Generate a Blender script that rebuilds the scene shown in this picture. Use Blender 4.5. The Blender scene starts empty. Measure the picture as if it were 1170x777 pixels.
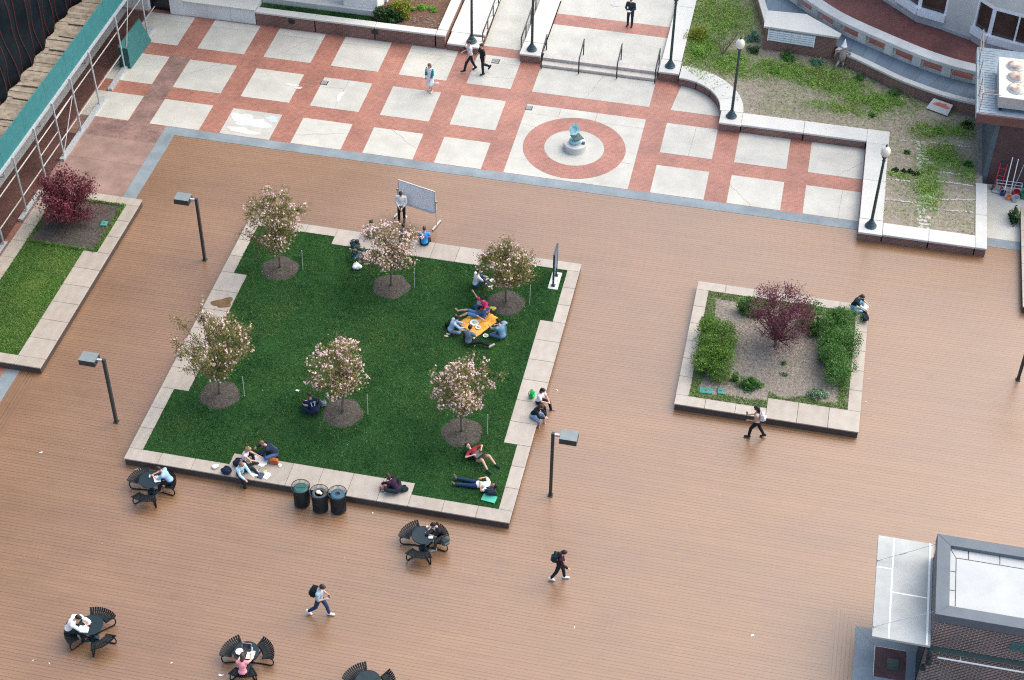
import bpy, bmesh, math, random
import numpy as np
from mathutils import Vector, Matrix

# ---------------------------------------------------------------- camera, sky, sun, exposure
SC = bpy.context.scene
COL = SC.collection
cam_d = bpy.data.cameras.new('camera')
cam = bpy.data.objects.new('camera', cam_d); COL.objects.link(cam)
cam_d.sensor_width = 36.0
cam_d.lens = 1921.068 / 1170.0 * 36.0
cam_d.clip_start = 0.5
cam_d.clip_end = 4000
PI_, RO_, YA_ = 0.743574870, 0.0186644483, -0.194163100
_f = Vector((math.sin(YA_)*math.cos(PI_), math.cos(YA_)*math.cos(PI_), -math.sin(PI_)))
_r = Vector((math.cos(YA_), -math.sin(YA_), 0)); _u = _r.cross(_f)
_r2 = _r*math.cos(RO_) + _u*math.sin(RO_); _u2 = -_r*math.sin(RO_) + _u*math.cos(RO_)
cam.matrix_world = Matrix(((_r2.x, _u2.x, -_f.x, 0), (_r2.y, _u2.y, -_f.y, 0), (_r2.z, _u2.z, -_f.z, 49.0), (0, 0, 0, 1)))
SC.camera = cam

SUN_EL, SUN_AZ = math.radians(50), math.radians(50)      # azimuth clockwise from +Y
world = bpy.data.worlds.new('World'); SC.world = world; world.use_nodes = True
_nt = world.node_tree
_sky = _nt.nodes.new('ShaderNodeTexSky'); _sky.sky_type = 'NISHITA'; _sky.sun_disc = False
_sky.sun_elevation = SUN_EL; _sky.sun_rotation = SUN_AZ
_sky.air_density = 1.0; _sky.dust_density = 2.5; _sky.ozone_density = 0.0
_bg = _nt.nodes['Background']; _bg.inputs['Strength'].default_value = 0.15
_nt.links.new(_sky.outputs[0], _bg.inputs['Color'])
sun_d = bpy.data.lights.new('sun', 'SUN'); sun_d.energy = 1.5; sun_d.angle = math.radians(88); sun_d.color = (1.0, 0.94, 0.80)
sun = bpy.data.objects.new('sun', sun_d); COL.objects.link(sun)
_sd = Vector((math.sin(SUN_AZ)*math.cos(SUN_EL), math.cos(SUN_AZ)*math.cos(SUN_EL), math.sin(SUN_EL)))
sun.rotation_euler = _sd.to_track_quat('Z', 'Y').to_euler()
sun.location = (40, 60, 60)
SC.view_settings.view_transform = 'Standard'
SC.view_settings.look = 'None'
SC.view_settings.exposure = 1.18
SC.view_settings.gamma = 1.0
SC.view_settings.use_curve_mapping = False
SC.cycles.use_denoising = False
SC.cycles.max_bounces = 6
SC.cycles.filter_width = 1.15

random.seed(7)
RNG = np.random.default_rng(11)

# ---------------------------------------------------------------- materials
MATS = {}
def _new(name, rough, spec):
    m = bpy.data.materials.new(name); m.use_nodes = True
    b = m.node_tree.nodes['Principled BSDF']
    b.inputs['Roughness'].default_value = rough
    b.inputs['Specular IOR Level'].default_value = spec
    MATS[name] = m
    return m, m.node_tree, b
def N(nt, t, **kw):
    n = nt.nodes.new(t)
    for k, v in kw.items(): setattr(n, k, v)
    return n
def math_(nt, op, a, b=None, clamp=False):
    n = nt.nodes.new('ShaderNodeMath'); n.operation = op; n.use_clamp = clamp
    for i, v in enumerate((a, b)):
        if v is None: continue
        if isinstance(v, (int, float)): n.inputs[i].default_value = v
        else: nt.links.new(v, n.inputs[i])
    return n.outputs[0]
def mix(nt, fac, a, b, mode='MIX'):
    n = nt.nodes.new('ShaderNodeMix'); n.data_type = 'RGBA'; n.blend_type = mode
    for s, v in ((n.inputs[0], fac), (n.inputs[6], a), (n.inputs[7], b)):
        if isinstance(v, (int, float)): s.default_value = v
        elif isinstance(v, tuple): s.default_value = (v[0], v[1], v[2], 1)
        else: nt.links.new(v, s)
    return n.outputs[2]
def pos(nt):
    return nt.nodes.new('ShaderNodeNewGeometry').outputs['Position']
def objco(nt):
    return nt.nodes.new('ShaderNodeTexCoord').outputs['Object']
def noise_(nt, vec, scale, detail=4, rough=.55):
    n = nt.nodes.new('ShaderNodeTexNoise'); n.inputs['Scale'].default_value = scale
    n.inputs['Detail'].default_value = detail; n.inputs['Roughness'].default_value = rough
    nt.links.new(vec, n.inputs['Vector']); return n.outputs['Fac']
def ramp(nt, fac, lo, hi):
    n = nt.nodes.new('ShaderNodeMapRange'); n.inputs[1].default_value = lo; n.inputs[2].default_value = hi
    nt.links.new(fac, n.inputs[0]); return n.outputs[0]
def island(nt):
    return nt.nodes.new('ShaderNodeNewGeometry').outputs['Random Per Island']
def bump(nt, b, h, strength, dist=.01):
    n = nt.nodes.new('ShaderNodeBump'); n.inputs['Strength'].default_value = strength; n.inputs['Distance'].default_value = dist
    nt.links.new(h, n.inputs['Height']); nt.links.new(n.outputs[0], b.inputs['Normal'])
def sc(c, k): return tuple(min(1, x*k) for x in c)

def mat(name, col, rough=.7, spec=.4, var=.12, scale=6., isl=0., metal=0., col2=None, bmp=0., bscale=60.):
    """plain painted / cloth / stone surface with soft tonal variation"""
    if name in MATS: return MATS[name]
    m, nt, b = _new(name, rough, spec)
    b.inputs['Metallic'].default_value = metal
    P = objco(nt)
    n = ramp(nt, noise_(nt, P, scale, 5), .3, .7)
    c = mix(nt, n, sc(col, 1-var), sc(col2 or col, 1+var))
    if isl:
        r = island(nt)
        c = mix(nt, 1.0, c, mix(nt, r, (1-isl,)*3, (1+isl*.6,)*3), 'MULTIPLY')
    nt.links.new(c, b.inputs['Base Color'])
    if bmp: bump(nt, b, noise_(nt, P, bscale, 3), bmp)
    return m
def brick_mat(name, c1, c2, mortar, bw, bh, ms=.008, wall=False, rough=.85, rot=0., dirt=.25, dscale=.6):
    m, nt, b = _new(name, rough if wall else .5, .3 if wall else .45)
    P = pos(nt)
    s = N(nt, 'ShaderNodeSeparateXYZ'); nt.links.new(P, s.inputs[0])
    cb = N(nt, 'ShaderNodeCombineXYZ')
    if wall:
        nt.links.new(math_(nt, 'ADD', s.outputs[0], s.outputs[1]), cb.inputs[0]); nt.links.new(s.outputs[2], cb.inputs[1])
    else:
        nt.links.new(s.outputs[0], cb.inputs[0]); nt.links.new(s.outputs[1], cb.inputs[1])
    t = N(nt, 'ShaderNodeTexBrick'); t.inputs['Scale'].default_value = 1.0
    t.inputs['Brick Width'].default_value = bw; t.inputs['Row Height'].default_value = bh
    t.inputs['Mortar Size'].default_value = ms; t.inputs['Mortar Smooth'].default_value = .2; t.inputs['Bias'].default_value = 0.
    t.inputs['Color1'].default_value = (*c1, 1); t.inputs['Color2'].default_value = (*c2, 1); t.inputs['Mortar'].default_value = (*mortar, 1)
    nt.links.new(cb.outputs[0], t.inputs['Vector'])
    d = ramp(nt, noise_(nt, P, dscale, 6, .65), .35, .7)
    d2 = ramp(nt, noise_(nt, P, 9, 4, .7), .3, .75)
    c = mix(nt, 1.0, t.outputs['Color'], mix(nt, d, (1-dirt, 1-dirt, 1-dirt), (1.12, 1.1, 1.08)), 'MULTIPLY')
    c = mix(nt, 1.0, c, mix(nt, d2, (.82, .82, .82), (1.15, 1.15, 1.15)), 'MULTIPLY')
    nt.links.new(c, b.inputs['Base Color'])
    bump(nt, b, t.outputs['Fac'], -.3, .004)
    return m
def deck_mat(name, along='X', tint=1.0):
    m, nt, b = _new(name, .5, .85)
    P = pos(nt); s = N(nt, 'ShaderNodeSeparateXYZ'); nt.links.new(P, s.inputs[0])
    u, v = (s.outputs[0], s.outputs[1]) if along == 'X' else (s.outputs[1], s.outputs[0])
    BW = .146
    row = math_(nt, 'DIVIDE', v, BW); ri = math_(nt, 'FLOOR', row); rf = math_(nt, 'FRACT', row)
    w0 = N(nt, 'ShaderNodeTexWhiteNoise', noise_dimensions='1D'); nt.links.new(ri, w0.inputs['W'])
    uo = math_(nt, 'DIVIDE', math_(nt, 'ADD', u, math_(nt, 'MULTIPLY', w0.outputs['Value'], 37.0)), 4.88)
    ui = math_(nt, 'FLOOR', uo); uf = math_(nt, 'FRACT', uo)
    cv = N(nt, 'ShaderNodeCombineXYZ'); nt.links.new(ri, cv.inputs[0]); nt.links.new(ui, cv.inputs[1])
    w1 = N(nt, 'ShaderNodeTexWhiteNoise', noise_dimensions='2D'); nt.links.new(cv.outputs[0], w1.inputs['Vector'])
    base = mix(nt, w1.outputs['Value'], sc((.213, .115, .058), tint), sc((.234, .127, .064), tint))
    # grain along the board
    gv = N(nt, 'ShaderNodeCombineXYZ')
    nt.links.new(math_(nt, 'MULTIPLY', u, 1.2), gv.inputs[0]); nt.links.new(math_(nt, 'MULTIPLY', v, 22.0), gv.inputs[1])
    g = ramp(nt, noise_(nt, gv.outputs[0], 1.0, 5, .6), .25, .75)
    base = mix(nt, 1.0, base, mix(nt, g, (.90, .90, .90), (1.08, 1.08, 1.08)), 'MULTIPLY')
    # wear: broad scuffed and damp patches
    wv = N(nt, 'ShaderNodeCombineXYZ')
    nt.links.new(math_(nt, 'MULTIPLY', s.outputs[0], .6), wv.inputs[0]); nt.links.new(math_(nt, 'MULTIPLY', s.outputs[1], 1.0), wv.inputs[1])
    w = ramp(nt, noise_(nt, wv.outputs[0], .28, 6, .6), .32, .7)
    base = mix(nt, 1.0, base, mix(nt, w, (.86, .855, .85), (1.1, 1.09, 1.08)), 'MULTIPLY')
    sp = ramp(nt, noise_(nt, P, .9, 4, .6), .60, .74)
    base = mix(nt, 1.0, base, mix(nt, sp, (1, 1, 1), (.89, .87, .85)), 'MULTIPLY')
    vo = N(nt, 'ShaderNodeTexVoronoi'); vo.inputs['Scale'].default_value = .85; nt.links.new(P, vo.inputs['Vector'])
    base = mix(nt, math_(nt, 'MULTIPLY', math_(nt, 'LESS_THAN', vo.outputs['Distance'], .022), .45), base, (.42, .36, .30))
    gap = math_(nt, 'LESS_THAN', math_(nt, 'ABSOLUTE', math_(nt, 'SUBTRACT', rf, .5)), .438)   # 1 on the board
    butt = math_(nt, 'GREATER_THAN', uf, .0014)
    ok = math_(nt, 'MULTIPLY', gap, butt)
    # some gaps sit wider / dirtier than others
    dg = N(nt, 'ShaderNodeTexWhiteNoise', noise_dimensions='1D'); nt.links.new(math_(nt, 'FLOOR', math_(nt, 'ADD', row, .5)), dg.inputs['W'])
    gcol = mix(nt, dg.outputs['Value'], (.062, .035, .024), (.14, .076, .050))
    c = mix(nt, ok, gcol, base)
    nt.links.new(c, b.inputs['Base Color'])
    rr = N(nt, 'ShaderNodeMapRange'); rr.inputs[3].default_value = .29; rr.inputs[4].default_value = .39
    nt.links.new(w, rr.inputs[0]); nt.links.new(rr.outputs[0], b.inputs['Roughness'])
    bump(nt, b, ok, .25, .003)
    return m
def concrete_mat(name, col, isl=.07, stain=.17, rough=.7):
    m, nt, b = _new(name, rough, .35)
    P = pos(nt)
    n1 = ramp(nt, noise_(nt, P, .9, 7, .65), .3, .72); n2 = noise_(nt, P, 45, 3, .7); n3 = ramp(nt, noise_(nt, P, .35, 4), .35, .65)
    c = mix(nt, n1, sc(col, 1-stain), sc(col, 1+stain*.5))
    c = mix(nt, 1.0, c, mix(nt, n2, (.9, .9, .9), (1.08, 1.08, 1.08)), 'MULTIPLY')
    c = mix(nt, 1.0, c, mix(nt, n3, (.93, .935, .94), (1.04, 1.03, 1.015)), 'MULTIPLY')
    if isl: c = mix(nt, 1.0, c, mix(nt, island(nt), (1-isl, 1-isl, 1-isl*.8), (1+isl*.5,)*3), 'MULTIPLY')
    nt.links.new(c, b.inputs['Base Color']); bump(nt, b, n2, .15, .004)
    return m
def stone_mat(name, col, isl=.12):
    m, nt, b = _new(name, .45, .75)
    P = pos(nt)
    wv = N(nt, 'ShaderNodeTexWave'); wv.inputs['Scale'].default_value = .7; wv.inputs['Distortion'].default_value = 9; wv.inputs['Detail'].default_value = 4; wv.inputs['Detail Scale'].default_value = 1.3
    nt.links.new(P, wv.inputs['Vector'])
    n1 = ramp(nt, noise_(nt, P, 2.2, 6, .65), .3, .72); n2 = noise_(nt, P, 70, 3, .7)
    c = mix(nt, n1, sc(col, .86), sc(col, 1.08))
    c = mix(nt, math_(nt, 'MULTIPLY', wv.outputs['Fac'], .22), c, (col[0]*.74, col[1]*.62, col[2]*.52))
    c = mix(nt, 1.0, c, mix(nt, n2, (.88, .88, .88), (1.1, 1.1, 1.1)), 'MULTIPLY')
    c = mix(nt, 1.0, c, mix(nt, island(nt), (1-isl, 1-isl*1.1, 1-isl*1.2), (1+isl*.45, 1+isl*.45, 1+isl*.45)), 'MULTIPLY')
    nt.links.new(c, b.inputs['Base Color']); bump(nt, b, n2, .2, .004)
    return m
def leaf_mat(name, c1, c2, rough=.55, trans=.25, patch=None):
    m, nt, b = _new(name, rough, .35)
    r = island(nt)
    c = mix(nt, r, c1, c2)
    P = pos(nt)
    c = mix(nt, 1.0, c, mix(nt, ramp(nt, noise_(nt, P, 2.5, 3), .3, .7), (.78, .78, .78), (1.2, 1.2, 1.2)), 'MULTIPLY')
    if patch: c = mix(nt, ramp(nt, noise_(nt, P, .7, 6, .7), .40, .62), c, patch)
    if patch:
        c = mix(nt, ramp(nt, noise_(nt, P, 2.6, 5, .75), .56, .74), c, (patch[0]*1.7, patch[1]*1.12, patch[2]*1.5))
        c = mix(nt, 1.0, c, mix(nt, ramp(nt, noise_(nt, P, .22, 3, .5), .35, .65), (.80, .84, .86), (1.2, 1.14, 1.05)), 'MULTIPLY')
    nt.links.new(c, b.inputs['Base Color'])
    t = N(nt, 'ShaderNodeBsdfTranslucent'); nt.links.new(c, t.inputs['Color'])
    ms = N(nt, 'ShaderNodeMixShader'); ms.inputs[0].default_value = trans
    nt.links.new(b.outputs[0], ms.inputs[1]); nt.links.new(t.outputs[0], ms.inputs[2])
    nt.links.new(ms.outputs[0], nt.nodes['Material Output'].inputs['Surface'])
    return m
def ground_mat(name, c1, c2, c3, scale=1.2, fine=40., bmp=.6, lo=.6, hi=1.35):
    m, nt, b = _new(name, .95, .15)
    P = pos(nt)
    n1 = ramp(nt, noise_(nt, P, scale, 6, .6), .32, .68); n2 = ramp(nt, noise_(nt, P, fine, 4, .75), .3, .7)
    n3 = ramp(nt, noise_(nt, P, scale*7, 4, .7), .45, .7)
    c = mix(nt, n1, c1, c2); c = mix(nt, math_(nt, 'MULTIPLY', n3, .6), c, c3)
    c = mix(nt, 1.0, c, mix(nt, n2, (lo,)*3, (hi,)*3), 'MULTIPLY')
    nt.links.new(c, b.inputs['Base Color']); bump(nt, b, n2, bmp, .03)
    return m

M_deck = deck_mat('composite_deck', 'X'); M_deckY = deck_mat('composite_deck_cross', 'Y', .93)
M_brick = brick_mat('plaza_brick', (.295, .106, .072), (.365, .145, .102), (.37, .25, .20), .2, .1, .007)
M_ringbrick = brick_mat('ring_brick', (.30, .107, .074), (.38, .148, .106), (.38, .25, .20), .2, .1, .007)
M_conc = concrete_mat('plaza_concrete', (.472, .466, .415))
M_patch = concrete_mat('bare_concrete_patch', (.50, .56, .58), 0, .2)
M_chalk = concrete_mat('flaked_white_patch', (.54, .54, .515), 0, .1)
M_grey = concrete_mat('grey_border', (.205, .25, .275), 0, .3)
M_bladedry = leaf_mat('dry_grass_blades', (.075, .155, .035), (.17, .25, .075), .65, .2)
M_white = concrete_mat('white_stone', (.54, .535, .495), .06, .10)
M_balu = concrete_mat('balustrade_stone', (.56, .56, .53), .1, .2)
M_face = concrete_mat('building_stone', (.66, .64, .58), .06, .10)
M_facegrey = concrete_mat('building_plinth_stone', (.46, .47, .47), .05, .2)
M_coping = stone_mat('pink_limestone', (.362, .320, .268))
M_crack = mat('crack_grime', (.20, .185, .16), .9, .1)
M_fascia = mat('dark_fascia', (.060, .046, .042), .6, .4, .2, 3, bmp=.2)
M_wallbrick = brick_mat('dark_wall_brick', (.185, .072, .058), (.25, .112, .088), (.27, .20, .17), .22, .078, .014, True)
M_kioskbrick = brick_mat('kiosk_wall_brick', (.085, .046, .042), (.13, .072, .064), (.38, .34, .31), .24, .085, .016, True)
M_redbrick = brick_mat('terrace_brick', (.20, .066, .052), (.25, .09, .075), (.20, .10, .085), .2, .1, .006, dirt=.4)
M_purpbrick = brick_mat('weathered_purple_brick', (.085, .046, .048), (.11, .06, .06), (.10, .06, .06), .22, .078, .008, True)
M_stairstone = stone_mat('step_stone', (.44, .41, .37), .06)
M_turf = ground_mat('turf', (.012, .052, .014), (.022, .080, .020), (.04, .105, .028), .8, 14, .8)
M_blade = leaf_mat('grass_blades', (.014, .076, .019), (.038, .136, .032), .6, .2, (.092, .21, .052))
M_turf2 = ground_mat('light_turf', (.06, .125, .03), (.09, .165, .04), (.12, .18, .055), .6, 14, .8)
M_blade2 = leaf_mat('light_grass_blades', (.055, .17, .030), (.14, .30, .060), .6, .25, (.19, .30, .075))
M_mulch = ground_mat('bark_mulch', (.060, .052, .044), (.09, .08, .068), (.135, .12, .105), 2, 11, 1, .5, 1.45)
M_mulch2 = ground_mat('dry_mulch', (.19, .162, .132), (.275, .24, .20), (.37, .335, .29), 1.5, 9, 1, .5, 1.4)
M_soil = ground_mat('garden_soil', (.215, .185, .14), (.29, .25, .195), (.37, .335, .28), .7, 7, .6, .72, 1.25)
M_shedbrick = brick_mat('shaded_grimy_brick', (.105, .045, .038), (.14, .062, .052), (.15, .10, .085), .2, .1, .007, dirt=.45)  # weathered brick, darkened further to paint in the shade under the shed
M_darksoil = ground_mat('planting_soil', (.10, .055, .037), (.16, .09, .06), (.24, .16, .12), 1.2, 22, 1)
M_asph = ground_mat('distant_asphalt', (.05, .05, .05), (.07, .07, .07), (.06, .06, .06), .3, 20, .2)
M_black = mat('black_metal', (.011, .022, .027), .42, .5, .25, 8)
M_table = mat('teal_black_coating', (.003, .016, .023), .42, .35, .25, 5)
M_seat = mat('black_strap_coating', (.0025, .007, .010), .55, .22, .2, 5)
M_post = mat('dark_bronze_post', (.028, .036, .038), .5, .5, .2, 6)
M_lamptop = mat('lamp_top_grey', (.17, .20, .205), .5, .5, .12, 4)
M_green_post = mat('lamp_post_green_black', (.022, .055, .068), .45, .5, .2, 6)
M_globe = mat('frosted_globe', (.72, .68, .56), .35, .5, .05, 5)
M_galv = mat('galvanised_steel', (.46, .49, .51), .45, .5, .15, 10, metal=.3)
M_teal = mat('teal_plywood', (.024, .165, .175), .6, .4, .10, 2.5)
M_tealdk = mat('teal_board', (.030, .135, .13), .6, .4, .15, 3)
M_plank = mat('weathered_plank', (.27, .225, .17), .85, .3, .22, 3, isl=.22, col2=(.34, .295, .235))
M_net = mat('debris_netting', (.004, .009, .013), .85, .15, .35, 3)
M_cord = mat('red_net_cord', (.15, .03, .032), .8, .2)
M_paper = mat('white_paper', (.80, .80, .78), .6, .3, .04)
M_slate = concrete_mat('slate_strip', (.15, .20, .24), .16, .14, .5)
M_whiteboard = mat('whiteboard_surface', (.88, .90, .90), .25, .6, .05, 2)
M_alu = mat('aluminium', (.55, .55, .53), .4, .5, .08, 8, metal=.5)
M_roofgrey = mat('roof_edge_grey', (.105, .125, .145), .6, .35, .1, 2)
M_roofwhite = concrete_mat('white_roof_membrane', (.44, .455, .45), 0, .12, .85)
M_canopy = concrete_mat('canopy_slab', (.375, .392, .378), 0, .2, .5)
M_bayglass = mat('bay_window_glass', (.060, .036, .028), .10, .6, .5, 1.2)
M_sidedark = mat('dark_blue_grey_render', (.075, .095, .11), .7, .3, .2, 2)
M_worn = brick_mat('worn_brick', (.235, .125, .105), (.29, .175, .15), (.28, .22, .195), .2, .1, .009, dirt=.45, dscale=.9)
M_glassdark = mat('dark_window_glass', (.012, .018, .022), .12, .6, .3, 2)
M_winwhite = mat('white_window_frame', (.80, .82, .82), .5, .4, .05, 3)
M_rust = mat('red_steel_beam', (.155, .070, .060), .7, .3, .2, 5)
M_steelblue = mat('weathered_grating', (.30, .36, .40), .6, .4, .15, 6)
M_verdigris = mat('verdigris_bronze', (.20, .46, .48), .5, .4, .25, 8, col2=(.36, .58, .62))
M_dkgreen = mat('dark_patina', (.012, .05, .045), .45, .5, .2, 8)
M_bark = mat('grey_bark', (.15, .125, .10), .9, .2, .3, 14, bmp=.4)
M_stake = mat('pale_stake', (.42, .44, .42), .7, .3, .1, 9)
M_stakebr = mat('brown_stake', (.16, .07, .045), .8, .3, .1, 9)
M_leaf_crab = leaf_mat('crabapple_leaves', (.17, .165, .045), (.29, .25, .09), .5, .38)
M_bloom = leaf_mat('pink_blossom', (.74, .47, .48), (.92, .77, .74), .6, .2)
M_maple = leaf_mat('red_maple_leaves', (.085, .012, .022), (.20, .035, .055), .5, .2)
M_smoke = leaf_mat('purple_smoke_leaves', (.085, .018, .036), (.18, .042, .072), .55, .3)
M_hedge = leaf_mat('hedge_leaves', (.06, .15, .02), (.18, .31, .045), .5, .3)
M_hedge2 = leaf_mat('deep_hedge_leaves', (.04, .135, .026), (.11, .25, .05), .5, .3)
M_dkshrub = leaf_mat('dark_shrub_leaves', (.014, .05, .012), (.04, .095, .022), .45, .2)
M_yellow = leaf_mat('yellow_green_leaves', (.12, .17, .012), (.30, .32, .03), .5, .25)
M_weed = leaf_mat('weed_leaves', (.13, .30, .035), (.30, .50, .09), .55, .35)
M_olive = leaf_mat('dry_weed_leaves', (.22, .27, .07), (.36, .39, .14), .6, .2)
M_bluegreen = leaf_mat('blue_green_leaves', (.06, .19, .12), (.15, .34, .23), .5, .25)
M_silver = leaf_mat('pale_variegated_leaves', (.14, .25, .13), (.36, .45, .30), .5, .25)
M_skin = mat('skin_light', (.56, .33, .245), .55, .4, .05, 8)
M_skin2 = mat('skin_tan', (.40, .215, .14), .55, .4, .05, 8)
M_skin3 = mat('skin_brown', (.19, .095, .06), .55, .4, .05, 8)
M_eye = mat('eye_dark', (.015, .010, .008), .3, .5)
M_lip = mat('lip', (.33, .12, .10), .5, .4)
CLOTH = {}
def cloth(col):
    k = 'cloth_%02x%02x%02x' % tuple(int(c*255) for c in col)
    return mat(k, col, .85, .2, .14, 9, bmp=.25, bscale=26)

# ---------------------------------------------------------------- mesh helpers
class MB:
    """collects simple solids and links them as one mesh object"""
    def __init__(s): s.v = []; s.f = []; s.m = []; s.mi = 0
    def add(s, vs, fs):
        o = len(s.v); s.v += [tuple(v) for v in vs]
        s.f += [tuple(i+o for i in f) for f in fs]; s.m += [s.mi]*len(fs); return s
    def box(s, x0, x1, y0, y1, z0, z1, rz=0, c=None):
        vs = [(x, y, z) for z in (z0, z1) for x, y in ((x0, y0), (x1, y0), (x1, y1), (x0, y1))]
        if rz:
            cx, cy = c or ((x0+x1)/2, (y0+y1)/2); a, b = math.cos(rz), math.sin(rz)
            vs = [(cx+(x-cx)*a-(y-cy)*b, cy+(x-cx)*b+(y-cy)*a, z) for x, y, z in vs]
        return s.add(vs, [(3, 2, 1, 0), (4, 5, 6, 7), (0, 1, 5, 4), (1, 2, 6, 5), (2, 3, 7, 6), (3, 0, 4, 7)])
    def prism(s, poly, z0, z1):
        n = len(poly); vs = [(x, y, z0) for x, y in poly]+[(x, y, z1) for x, y in poly]
        ar = sum(poly[i][0]*poly[(i+1) % n][1]-poly[(i+1) % n][0]*poly[i][1] for i in range(n))
        fs = [tuple(range(n))[::-1], tuple(range(n, 2*n))]+[(i, (i+1) % n, n+(i+1) % n, n+i) for i in range(n)]
        if ar < 0: fs = [f[::-1] for f in fs]
        return s.add(vs, fs)
    def sheet(s, poly, z):
        n = len(poly); ar = sum(poly[i][0]*poly[(i+1) % n][1]-poly[(i+1) % n][0]*poly[i][1] for i in range(n))
        f = tuple(range(n)); return s.add([(x, y, z) for x, y in poly], [f if ar > 0 else f[::-1]])
    def rect(s, x0, x1, y0, y1, z): return s.sheet([(x0, y0), (x1, y0), (x1, y1), (x0, y1)], z)
    def cone(s, p0, p1, r0, r1, n=10, caps=True):
        p0, p1 = Vector(p0), Vector(p1); d = (p1-p0).normalized()
        a = d.orthogonal().normalized(); b = d.cross(a)
        vs = [p+(a*math.cos(t)+b*math.sin(t))*r for p, r in ((p0, r0), (p1, r1)) for t in [2*math.pi*i/n for i in range(n)]]
        fs = [(i, (i+1) % n, n+(i+1) % n, n+i) for i in range(n)]
        if caps: fs += [tuple(range(n))[::-1], tuple(range(n, 2*n))]
        return s.add(vs, fs)
    def tube(s, pts, r, n=8, caps=True):
        pts = [Vector(p) for p in pts]; rs = r if isinstance(r, (list, tuple)) else [r]*len(pts)
        vs = []; fs = []; a = None
        for i, p in enumerate(pts):
            d = ((pts[min(i+1, len(pts)-1)]-p).normalized()+(p-pts[max(i-1, 0)]).normalized())
            d = d.normalized() if d.length > 1e-6 else Vector((0, 0, 1))
            a = d.orthogonal().normalized() if a is None else (a-d*a.dot(d)).normalized()
            b = d.cross(a)
            vs += [p+(a*math.cos(t)+b*math.sin(t))*rs[i] for t in [2*math.pi*k/n for k in range(n)]]
        for i in range(len(pts)-1):
            fs += [(i*n+k, i*n+(k+1) % n, (i+1)*n+(k+1) % n, (i+1)*n+k) for k in range(n)]
        if caps: fs += [tuple(range(n))[::-1], tuple(range((len(pts)-1)*n, len(pts)*n))]
        return s.add(vs, fs)
    def lathe(s, prof, n=24, c=(0, 0, 0), caps=True):
        vs = [(c[0]+r*math.cos(2*math.pi*k/n), c[1]+r*math.sin(2*math.pi*k/n), c[2]+z) for r, z in prof for k in range(n)]
        fs = [(i*n+k, i*n+(k+1) % n, (i+1)*n+(k+1) % n, (i+1)*n+k) for i in range(len(prof)-1) for k in range(n)]
        if caps: fs += [tuple(range(n))[::-1], tuple(range((len(prof)-1)*n, len(prof)*n))]
        return s.add(vs, fs)
    def ell(s, c, R, M=None, n=10, k=7):
        """ellipsoid; M = (right, fwd, up) axes"""
        c = Vector(c); ax = M or (Vector((1, 0, 0)), Vector((0, 1, 0)), Vector((0, 0, 1)))
        vs = [c-ax[2]*R[2]]
        for i in range(1, k):
            ph = math.pi*i/k
            for j in range(n):
                t = 2*math.pi*j/n
                vs.append(c+ax[0]*(R[0]*math.sin(ph)*math.cos(t))+ax[1]*(R[1]*math.sin(ph)*math.sin(t))-ax[2]*(R[2]*math.cos(ph)))
        vs.append(c+ax[2]*R[2]); L = len(vs)-1
        fs = [(0, 1+(j+1) % n, 1+j) for j in range(n)]
        for i in range(k-2):
            fs += [(1+i*n+j, 1+i*n+(j+1) % n, 1+(i+1)*n+(j+1) % n, 1+(i+1)*n+j) for j in range(n)]
        fs += [(1+(k-2)*n+j, 1+(k-2)*n+(j+1) % n, L) for j in range(n)]
        if ax[0].cross(ax[1]).dot(ax[2]) < 0: fs = [f[::-1] for f in fs]
        return s.add(vs, fs)
    def cap(s, p0, p1, r0, r1, n=10):
        s.cone(p0, p1, r0, r1, n); s.ell(p0, (r0,)*3, None, n, 6); s.ell(p1, (r1,)*3, None, n, 6); return s
    def mesh(s, name, mats):
        me = bpy.data.meshes.new(name); me.from_pydata(s.v, [], s.f)
        for m in (mats if isinstance(mats, (list, tuple)) else [mats]): me.materials.append(m)
        if any(s.m): me.polygons.foreach_set('material_index', s.m)
        me.update(); return me
    def build(s, name, mats, parent=None, smooth=False, bevel=0., seg=1):
        o = bpy.data.objects.new(name, s.mesh(name, mats)); COL.objects.link(o)
        if parent: o.parent = parent
        if smooth:
            o.data.polygons.foreach_set('use_smooth', [True]*len(o.data.polygons))
        if bevel:
            b = o.modifiers.new('bevel', 'BEVEL'); b.width = bevel; b.segments = seg; b.limit_method = 'ANGLE'; b.angle_limit = math.radians(50)
        return o

def tag(o, label=None, cat=None, group=None, kind=None):
    if label: o['label'] = label
    if cat: o['category'] = cat
    if group: o['group'] = group
    if kind: o['kind'] = kind
    return o
def thing(name, label, cat, loc=(0, 0, 0), rz=0., group=None):
    o = bpy.data.objects.new(name, None); COL.objects.link(o)
    o.location = loc; o.rotation_euler = (0, 0, rz); o.empty_display_size = .3
    return tag(o, label, cat, group)
def dup(root, loc, rz, label):
    r = root.copy(); COL.objects.link(r); r.location = loc; r.rotation_euler = (0, 0, rz); r['label'] = label
    for ch in list(root.children):
        c = ch.copy(); COL.objects.link(c); c.parent = r
        for g in list(ch.children):
            d = g.copy(); COL.objects.link(d); d.parent = c
    return r
def struct(name, mb, m, **k): return tag(mb.build(name, m, **k), kind='structure')

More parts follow.
